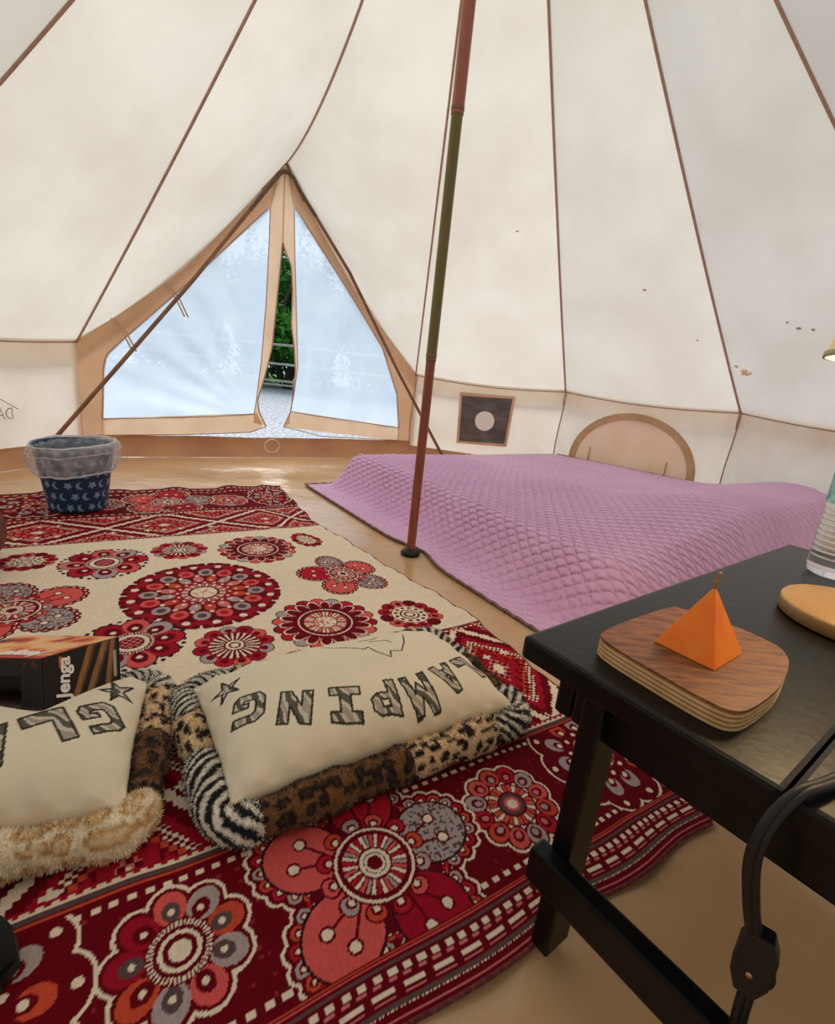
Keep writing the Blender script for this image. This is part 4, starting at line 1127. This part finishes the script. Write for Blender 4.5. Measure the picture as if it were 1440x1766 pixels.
# ------------------------------------------------------------------ waste bin and liner
BC = (-1.525, 2.195)
binr = tag(empty('waste_bin', (BC[0], BC[1], 0.012)), 'navy blue waste bin printed with pale stars and moons, standing on the throw', 'bin')
n = 260; m = 96
A, Hh = np.meshgrid(np.linspace(0, 2 * np.pi, n, endpoint=False), np.linspace(0, 1, m))
rb, rt, hb = 0.112, 0.152, 0.285
Rr_ = rb + (rt - rb) * Hh
c = np.zeros(A.shape + (3,)); c[:] = lin((22, 50, 88)); pale = lin((124, 166, 184))
rows = 6; cols = 18
ph = Hh * hb / 0.05; row = np.floor(ph); off = (row % 2) * 0.5
uu_ = A / (2 * np.pi) * cols + off; ci = np.floor(uu_)
lx = (uu_ - ci - 0.5) * (2 * np.pi * 0.13 / cols); ly = (ph - row - 0.5) * 0.05
star = ((ci + row) % 2) == 0
rr_ = np.hypot(lx, ly); an_ = np.arctan2(lx, ly)
sr = 0.008 + 0.010 * np.abs(((an_ / (2 * np.pi) * 5) % 1.0) - 0.5) * -2 + 0.010
c[star & (rr_ < sr)] = pale
mo = (rr_ < 0.0165) & (np.hypot(lx - 0.0085, ly - 0.003) > 0.0145); c[~star & mo] = pale
c[(Hh < 0.03)] = lin((20, 34, 68))
Pb = np.stack([Rr_ * np.cos(A), Rr_ * np.sin(A), Hh * hb], -1)
Vv = np.concatenate([Pb.reshape(-1, 3), [[0, 0, 0.002]]])
Pi = np.stack([(Rr_ - 0.004) * np.cos(A), (Rr_ - 0.004) * np.sin(A), Hh * hb], -1)
grid('bin_wall', Pb, M['bin'], binr, c, wrap=True)
ci2 = c * 0.9 + 0.1 * lin((70, 110, 130))
grid('inner_wall', Pi[::3], M['bin'], binr, ci2[::3], wrap=True, flip=True)
o = lathe('bin_base', [(0.0, 0.0), (rb, 0.0), (rb - 0.003, 0.006), (0.0, 0.006)], pbr('bin_blue', (22, 38, 74), (26, 44, 82), 9, 0.5), n=48); o.parent = binr
o = lathe('bin_rim', [(rt - 0.005, hb - 0.004), (rt + 0.003, hb - 0.004), (rt + 0.004, hb), (rt + 0.002, hb + 0.004), (rt - 0.005, hb + 0.003), (rt - 0.005, hb - 0.004)], pbr('bin_rim_blue', (40, 78, 106), (48, 90, 116), 9, 0.45), n=64, close=True); o.parent = binr
liner = tag(empty('bin_liner', (BC[0], BC[1], 0.012)), 'clear crinkled plastic liner folded over the rim of the blue bin', 'bag')
nA = 160
prof = [(rt - 0.040, 0.12, 0.2), (rt - 0.026, 0.20, 0.3), (rt - 0.010, hb - 0.01, 0.3), (rt + 0.004, hb + 0.010, 0.5), (rt + 0.018, hb - 0.004, 0.7), (rt + 0.020, hb - 0.03, 1.0), (rt + 0.019, hb - 0.07, 1.2), (rt + 0.014, hb - 0.096, 1.2), (rt + 0.001, hb - 0.114, 0.9)]
pr = np.array(prof); q = np.linspace(0, len(pr) - 1, 40)
pr = np.stack([np.interp(q, np.arange(len(prof)), pr[:, i]) for i in range(3)], -1)
aa = np.linspace(0, 2 * np.pi, nA, endpoint=False)
PP = np.zeros((len(pr), nA, 3))
for i, (r, z, wv) in enumerate(pr):
    wob = wv * (0.014 * (vnoise(aa * 7 / 6.283 * 4, np.full(nA, i * 0.13), 51) - 0.4) + 0.006 * np.sin(aa * 23 + i * 0.25) * 0.6)
    zz_ = z + wv * (0.016 * (vnoise(aa * 3, np.full(nA, i * 0.06), 52) - 0.5)) * (1 if i > 14 else 0.4) + 0.01 * np.sin(aa + 0.6)
    rr2 = np.maximum(r + wob, rt - 0.05 if i < 16 else rt + 0.005 - 0.14 * max(0, hb - z))
    PP[i] = np.stack([rr2 * np.cos(aa), rr2 * np.sin(aa), zz_], -1)
nb_ = 12
grid('folded_cuff', PP[14:], M['film'], liner, wrap=True)
grid('inner_sheet', PP[:15], M['film'], liner, wrap=True)
M['film_hem'] = plastic_film('bin_liner_hem', (250, 246, 248), 0.25)
for row_, rr3 in ((-1, 0.0042), (15, 0.0035), (24, 0.0016)):
    tube('gathered_edge', np.concatenate([PP[row_], PP[row_][:1]]), rr3, M['film_hem'], liner, n=6)

# ------------------------------------------------------------------ table
TA = np.array([0.157, 0.612]); TE = np.array([0.7785, 0.6277]); TF = np.array([0.6277, -0.7785])
TZ = 0.45
tang = math.atan2(TE[1], TE[0])
table = tag(empty('low_table', (TA[0], TA[1], 0), tang), 'low black painted wooden table with planked top, standing by the bed', 'table')
# local frame: x along TE (far edge), y = -TF direction (so -y runs towards the camera side)
TL, TW = 0.985, 0.56
def tb(name, lo, hi, mat=M['black_wood'], bev=0.004, parent=table): return box(name, lo, hi, mat, parent, bev)
tb('top_plank', (0, -0.302, TZ - 0.032), (TL, 0.0, TZ), bev=0.006)
tb('top_plank', (0, -TW, TZ - 0.032), (TL, -0.3028, TZ), bev=0.006)
tb('apron', (0.030, -TW + 0.06, TZ - 0.095), (0.052, -0.072, TZ - 0.032))
tb('apron', (TL - 0.052, -TW + 0.06, TZ - 0.095), (TL - 0.030, -0.072, TZ - 0.032))
tb('apron', (0.030, -0.070, TZ - 0.095), (TL - 0.030, -0.046, TZ - 0.032))
tb('apron', (0.030, -TW + 0.034, TZ - 0.095), (TL - 0.030, -TW + 0.058, TZ - 0.032))
for lx0 in (0.006, TL - 0.056):
    for ly0 in (-0.126, -TW + 0.098):
        tb('leg', (lx0, ly0, 0.015), (lx0 + 0.050, ly0 + 0.028, TZ - 0.032), bev=0.003)
tb('stretcher', (-0.022, -TW + 0.085, 0.138), (0.0055, -0.085, 0.190))
tb('stretcher', (TL - 0.0055, -TW + 0.085, 0.138), (TL + 0.022, -0.085, 0.190))

# ------------------------------------------------------------------ board and candle
def tl(x, y):   # table-local -> world xy
    c, s = math.cos(tang), math.sin(tang); return (TA[0] + c * x - s * y, TA[1] + s * x + c * y)
board = tag(empty('plywood_board', (0.368, 0.578, TZ + 0.0005)), 'brown-faced plywood board with rounded edge under the orange candle', 'board')
bo = [(0.247, 0.574), (0.288, 0.508), (0.322, 0.464), (0.342, 0.454), (0.368, 0.466), (0.420, 0.508), (0.466, 0.560), (0.484, 0.596), (0.480, 0.622), (0.452, 0.660), (0.404, 0.696), (0.384, 0.698), (0.332, 0.662), (0.262, 0.606)]
bo = [(x - 0.368, y - 0.578) for x, y in bo]
def outline_smooth(pts, n=6):
    pts = np.array(pts); out = []
    for i in range(len(pts)):
        p0, p1, p2, p3 = pts[i - 1], pts[i], pts[(i + 1) % len(pts)], pts[(i + 2) % len(pts)]
        for t in np.linspace(0, 1, n, endpoint=False):
            out.append(0.5 * ((2 * p1) + (-p0 + p2) * t + (2 * p0 - 5 * p1 + 4 * p2 - p3) * t * t + (-p0 + 3 * p1 - 3 * p2 + p3) * t ** 3))
    return np.array(out)
ol = outline_smooth(bo)
NL = 9; TH = 0.0245
for i in range(NL):
    z0, z1 = TH * i / NL, TH * (i + 1) / NL
    sc = 1.0 - (0.006 if i % 2 else 0.0)
    n_ = len(ol)
    V = [(x * sc, y * sc, z0) for x, y in ol] + [(x * sc, y * sc, z1) for x, y in ol]
    Fc = [tuple(range(n_))[::-1], tuple(range(n_, 2 * n_))] + [(a, (a + 1) % n_, n_ + (a + 1) % n_, n_ + a) for a in range(n_)]
    poly('face_veneer' if i == NL - 1 else 'ply_layer', V, Fc, M['ply_top'] if i == NL - 1 else (M['ply_dark'] if i % 2 else M['ply_light']), board)
candle = tag(empty('pyramid_candle', (0.366, 0.5805, TZ + TH + 0.001)), 'bright orange pyramid candle with a twine wick on the plywood board', 'candle')

cb = [(0.312, 0.584), (0.358, 0.527), (0.420, 0.577), (0.374, 0.634)]
cb = [(x - 0.366, y - 0.5805) for x, y in cb]
V = [(x, y, 0.0) for x, y in cb] + [(x * 0.05, y * 0.05, 0.080) for x, y in cb]
poly('wax_body', V, [(3, 2, 1, 0), (4, 5, 6, 7)] + [(i, (i + 1) % 4, 4 + (i + 1) % 4, 4 + i) for i in range(4)], M['wax'], candle, False, 0.0012, 2)
tube('wick', [(0, 0, 0.078), (0.0008, 0.001, 0.086), (0.0, 0.0, 0.092), (0.002, 0.001, 0.097), (0.0012, 0.0, 0.101)], [0.0020, 0.0019, 0.0026, 0.0018, 0.0026], M['wick'], candle, n=8)

# ------------------------------------------------------------------ table lamp
LX, LY = 0.72, 0.76
lamp = tag(empty('table_lamp', (LX, LY, TZ)), 'table lamp with round gold base and pale cone shade at the right edge', 'lamp')
def lz(name, prof, mat, n=64, close=False):
    o = lathe(name, prof, mat, n=n, close=close); o.parent = lamp; return o
lz('lamp_base', [(0.0, 0.0005), (0.106, 0.0005), (0.110, 0.003), (0.1105, 0.021), (0.108, 0.025), (0.0, 0.0255)], M['lamp_gold'], 96)
lz('stem', [(0.012, 0.0255), (0.012, 0.03), (0.009, 0.034), (0.009, 0.44), (0.013, 0.445), (0.013, 0.47), (0.0, 0.472)], M['lamp_gold'], 24)
SH0, SH1 = 0.405, 0.625
lz('lamp_shade', [(0.150, SH0), (0.100, SH1), (0.0985, SH1), (0.1485, SH0)], M['shade'], 72, True)
lz('shade_rim', [(0.1478, SH0 - 0.002), (0.1512, SH0 - 0.002), (0.1508, SH0 + 0.006), (0.1474, SH0 + 0.006), (0.1478, SH0 - 0.002)], M['rim_grey'], 72, True)
lz('bulb', [(0.0, 0.545), (0.018, 0.538), (0.027, 0.52), (0.026, 0.50), (0.014, 0.478), (0.010, 0.472)], M['bulb'], 24)
ll_d = bpy.data.lights.new('lamp_light', 'POINT'); ll_d.energy = 9.0; ll_d.color = (1.0, 0.72, 0.40); ll_d.shadow_soft_size = 0.03
ll_o = bpy.data.objects.new('lamp_light', ll_d); COL.objects.link(ll_o); ll_o.location = (0, 0, 0.455); ll_o.parent = lamp
# its cord: over the table edge with the in-line switch
cord = tag(empty('lamp_cord', (0.352, 0.352, 0.0)), 'flat black lamp cord with inline switch hanging over the table edge', 'cord')
def spl(pts, n=60):
    pts = np.array(pts, float); out = []
    for i in range(len(pts) - 1):
        p0 = pts[max(i - 1, 0)]; p1, p2 = pts[i], pts[i + 1]; p3 = pts[min(i + 2, len(pts) - 1)]
        for t in np.linspace(0, 1, max(3, n // (len(pts) - 1)), endpoint=False):
            out.append(0.5 * ((2 * p1) + (-p0 + p2) * t + (2 * p0 - 5 * p1 + 4 * p2 - p3) * t * t + (-p0 + 3 * p1 - 3 * p2 + p3) * t ** 3))
    out.append(pts[-1]); return np.array(out)
up = spl([(0.64, 0.66, 0.4575), (0.57, 0.53, 0.457), (0.47, 0.43, 0.457), (0.392, 0.386, 0.4585), (0.352, 0.368, 0.4585), (0.325, 0.356, 0.437), (0.319, 0.353, 0.40), (0.332, 0.354, 0.35), (0.346, 0.355, 0.312)])
def cord_piece(name, pts):
    V, Fc = tube_arrays(pts, 0.0042, 8, 1.0)
    me = bpy.data.meshes.new(name); me.from_pydata(V.tolist(), [], Fc); me.update()
    return to_parent(link(name, me, M['black_rubber']), cord)
for sx in (-0.003, 0.003):
    q_ = up.copy(); q_[:, 0] += sx * 0.9; q_[:, 1] -= sx * 0.35
    cord_piece('cord_strand', q_)
dn = spl([(0.356, 0.352, 0.252), (0.360, 0.352, 0.20), (0.372, 0.346, 0.12), (0.382, 0.338, 0.05), (0.40, 0.32, 0.012), (0.48, 0.25, 0.009), (0.60, 0.16, 0.009)])
for sx in (-0.003, 0.003):
    q_ = dn.copy(); q_[:, 0] += sx * 0.9; q_[:, 1] -= sx * 0.35
    cord_piece('cord_strand', q_)
sw = empty('inline_switch_frame', (0.354, 0.354, 0.282))
sw_prof = [(-0.0085, 0.034), (0.0085, 0.034), (0.0155, 0.018), (0.0155, -0.016), (0.0085, -0.034), (-0.0085, -0.034), (-0.0155, -0.016), (-0.0155, 0.018)]
xa = np.array([0.80, -0.60, 0.0]); ya = np.array([-0.60, -0.80, 0.0])     # ya faces the camera
def swp(u, v, d): return np.array([0.354, 0.354, 0.282]) + xa * u + ya * d + np.array([0, 0, v])
V = [swp(u, v, 0.009) for u, v in sw_prof] + [swp(u, v, -0.009) for u, v in sw_prof]
bpy.data.objects.remove(sw)
to_parent(poly('switch_body', V, [tuple(range(8)), tuple(range(8, 16))[::-1]] + [(i, 8 + i, 8 + (i + 1) % 8, (i + 1) % 8) for i in range(8)], M['black_rubber'], None, False, 0.0018, 2), cord)
to_parent(tube('switch_screw', [swp(-0.001, -0.010, 0.0085), swp(-0.001, -0.010, 0.0100)], 0.0028, pbr('brass_screw', (200, 160, 100), (214, 176, 116), 50, 0.35, metal=0.8), n=14), cord)
to_parent(poly('switch_wheel', [swp(0.0145 + 0.004 * math.sin(t), -0.008 + 0.010 * math.cos(t), d) for d in (-0.004, 0.004) for t in np.linspace(0, math.pi, 9)],
    [tuple(range(9)), tuple(range(9, 18))[::-1]] + [(i, 9 + i, 9 + (i + 1) % 9, (i + 1) % 9) for i in range(9)], M['black_rubber']), cord)

# ------------------------------------------------------------------ water bottle
bx_, by_ = 0.862, 1.010
bot = tag(empty('water_bottle', (bx_, by_, TZ)), 'clear ridged plastic water bottle with teal label on the far corner of the table', 'bottle')
pr = [(0.0, 0.006), (0.020, 0.0015), (0.034, 0.001), (0.043, 0.006), (0.0455, 0.016), (0.046, 0.03)]
for i in range(9):
    z = 0.034 + i * 0.0115; pr += [(0.0462, z), (0.0430, z + 0.0045), (0.0462, z + 0.009)]
pr += [(0.046, 0.142), (0.0455, 0.148), (0.0455, 0.215), (0.046, 0.222), (0.045, 0.236), (0.038, 0.262), (0.026, 0.285), (0.0155, 0.298), (0.0145, 0.312), (0.0, 0.312)]
inner = [(max(r - 0.0016, 0.0), z) for r, z in pr]
o = lathe('bottle_body', pr, M['bottle'], n=56); o.parent = bot
o = lathe('bottle_label', [(0.0470, 0.150), (0.0470, 0.213)], M['label_teal'], n=56, close=True); o.parent = bot
o = lathe('bottle_cap', [(0.0, 0.330), (0.015, 0.330), (0.016, 0.327), (0.016, 0.3125), (0.0, 0.3125)], M['white_print'], n=32); o.parent = bot

# ------------------------------------------------------------------ things cut off by the left edge
pf_ = tag(empty('round_pouf', (-1.455, 1.455, 0.012)), 'dark brown rounded pouf cut off by the left edge near the bin', 'pouf')
nG = 12
for i in range(nG):
    a0 = 2 * math.pi * i / nG; aa = np.linspace(a0, a0 + 2 * math.pi / nG, 9); hh = np.linspace(-1, 1, 22)
    A2, H2 = np.meshgrid(aa, hh); bul = 1 - 0.02 * (1 - np.sin((A2 - a0) * nG / 2))
    r = 0.165 * np.clip(1 - np.abs(H2) ** 2.6, 0, 1) ** 0.45 * bul
    grid('leather_gore', np.stack([r * np.cos(A2), r * np.sin(A2), 0.118 + 0.115 * H2], -1), M['brown_leather'], pf_)
o = lathe('top_button', [(0.0, 0.2375), (0.012, 0.236), (0.017, 0.231), (0.012, 0.226), (0.0, 0.225)], M['brown_leather'], n=18); o.parent = pf_
sh = tag(empty('black_shoe', (-0.50, 0.42, 0.012), math.radians(200)), 'rounded black shoe toe at the lower left edge of the throw', 'shoe')
xs = np.linspace(0, 1, 26); an = np.linspace(0, 2 * np.pi, 26, endpoint=False)
PP = np.zeros((26, 26, 3))
for i, q in enumerate(xs):
    wd = 0.043 * (1 - (1 - min(q / 0.28, 1)) ** 2.2) ** 0.5 * (1 - 0.22 * sst(0.35, 0.6, q)) * (1 if q < 0.85 else math.sqrt(max(1 - ((q - 0.85) / 0.152) ** 2, 0.01)))
    ht = (0.030 + 0.028 * sst(0.15, 0.55, q)) * (1 - (1 - min(q / 0.18, 1)) ** 2.2) ** 0.5
    PP[i] = np.stack([np.full(26, -0.075 + 0.26 * q), wd * np.cos(an), np.maximum(0.016 + ht + ht * np.sin(an), 0.014)], -1)
grid('upper', PP, M['black_fabric'], sh, wrap=True)
so = [(-0.077 + 0.264 * q, 0.046 * (1 - (1 - min(q / 0.28, 1)) ** 2.2) ** 0.5 * (1 - 0.2 * float(sst(0.35, 0.6, q)))) for q in xs]
ot = so + [(x, -y) for x, y in so[::-1]]
n_ = len(ot)
poly('sole', [(x, y, 0.001) for x, y in ot] + [(x, y, 0.017) for x, y in ot], [tuple(range(n_))[::-1], tuple(range(n_, 2 * n_))] + [(i, (i + 1) % n_, n_ + (i + 1) % n_, n_ + i) for i in range(n_)], M['black_rubber'], sh)

# ------------------------------------------------------------------ outside: fence and trees
fn = tag(empty('rail_fence', (-3.2, 10.5, -0.03)), 'grey wooden rail fence beyond the gravel seen through the door gap', 'fence')
FA, FB = np.array([-10.5, 11.2, 0.0]), np.array([5.5, 10.0, 0.0])
for zf in (0.12, 0.20, 0.53, 0.90):
    to_parent(tube('rail', [FA + (FB - FA) * q + np.array([0, 0, zf + 0.01 * math.sin(q * 30)]) for q in np.linspace(0, 1, 24)], 0.026 if zf != 0.12 else 0.02, M['fence'], n=8), fn)
for q in np.linspace(0, 1, 9):
    b_ = FA + (FB - FA) * q + np.array([0, 0.06, -0.03])
    to_parent(tube('post', [b_, b_ + np.array([0, 0, 0.5]), b_ + np.array([0, 0, 1.05])], 0.05, M['fence'], n=10), fn)
def tree(name, x, y, h, rad, label, nleaf, tone, seed, low=0.0):
    rs = np.random.default_rng(seed)
    r = tag(empty(name, (x, y, -0.03)), label, 'tree', 'trees beyond the rail fence')
    tr = [np.array([0, 0, 0.0])]
    for i in range(1, 7): tr.append(np.array([0.12 * math.sin(i * 1.3 + seed), 0.1 * math.cos(i + seed), h * 0.8 * i / 6]))
    tube('trunk', tr, np.linspace(0.11, 0.03, 7), M['bark'], r, n=8)
    th = rs.random(nleaf) * 2 * np.pi; ph = np.arccos(1 - 2 * rs.random(nleaf)); rr = rs.random(nleaf) ** 0.45
    cz = rr * np.cos(ph); sp_ = np.where(cz < 0, np.maximum(np.sin(ph), 0.93 * rs.random(nleaf) ** 0.4), np.sin(ph)) * np.where(cz < 0, rr ** 0.4, rr)
    cx = sp_ * np.cos(th) * rad; cy = sp_ * np.sin(th) * rad
    z = low + (h - low) * (0.5 + 0.5 * cz)
    clump = fbm(cx * 1.6 + seed, z * 1.6 + cy, seed)
    keep = clump > (0.33 + 0.20 * sst(0.45, 1.0, z / h)); cx, cy, z = cx[keep], cy[keep], z[keep]; n = len(cx)
    c = np.stack([cx, cy, z], -1)
    a = rs.normal(size=(n, 3)); a /= np.linalg.norm(a, axis=1)[:, None]; b = np.cross(a, rs.normal(size=(n, 3))); b /= np.linalg.norm(b, axis=1)[:, None]
    s = (0.05 + 0.05 * rs.random(n))[:, None]
    V = np.stack([c - a * s, c + b * s * 0.45, c + a * s, c - b * s * 0.45], 1).reshape(-1, 3); V[:, 2] = np.maximum(V[:, 2], 0.02)
    g = lin(tone)[None] * (0.45 + 0.9 * rs.random((n, 1))) * np.array([1.0, 1.0, 0.85])
    o = mesh_np('crown', V, np.arange(4 * n).reshape(-1, 4), M['leaf'], r, np.repeat(g, 4, 0), smooth=False); o['kind'] = 'stuff'
spec = [(-8.4, 12.3, 3.9, 1.2, 'bright green', (60, 120, 46)), (-5.9, 12.5, 3.4, 1.2, 'grass green', (52, 112, 42)), (-3.35, 12.2, 2.9, 1.2, 'fresh green', (62, 136, 44)), (-0.85, 12.2, 3.3, 1.2, 'mid green', (44, 96, 40)), (1.65, 12.0, 3.6, 1.2, 'olive green', (64, 98, 44)),
        (-7.4, 15.2, 4.9, 1.45, 'dark green', (30, 70, 34)), (-4.4, 15.4, 4.6, 1.45, 'blackish green', (22, 54, 28)), (-1.4, 15.3, 5.0, 1.45, 'deep green', (26, 62, 30)), (1.6, 15.0, 5.4, 1.45, 'moss green', (48, 84, 36))]
places = ['at far left behind the left net flap', 'behind the middle of the left net flap', 'low in the door gap above the rails', 'behind the middle of the right net flap', 'behind the right edge of the right net flap',
          'tall, back row behind the left net flap', 'tall, back row in the top of the door gap', 'tall, back row behind the right net flap', 'tall, back row at far right']
for i, (x, y, h, rd, tn, tone) in enumerate(spec):
    tree('broadleaf_tree', x, y, h, rd, tn + ' leafy tree ' + places[i], 14000, tone, 60 + i, 0.0)
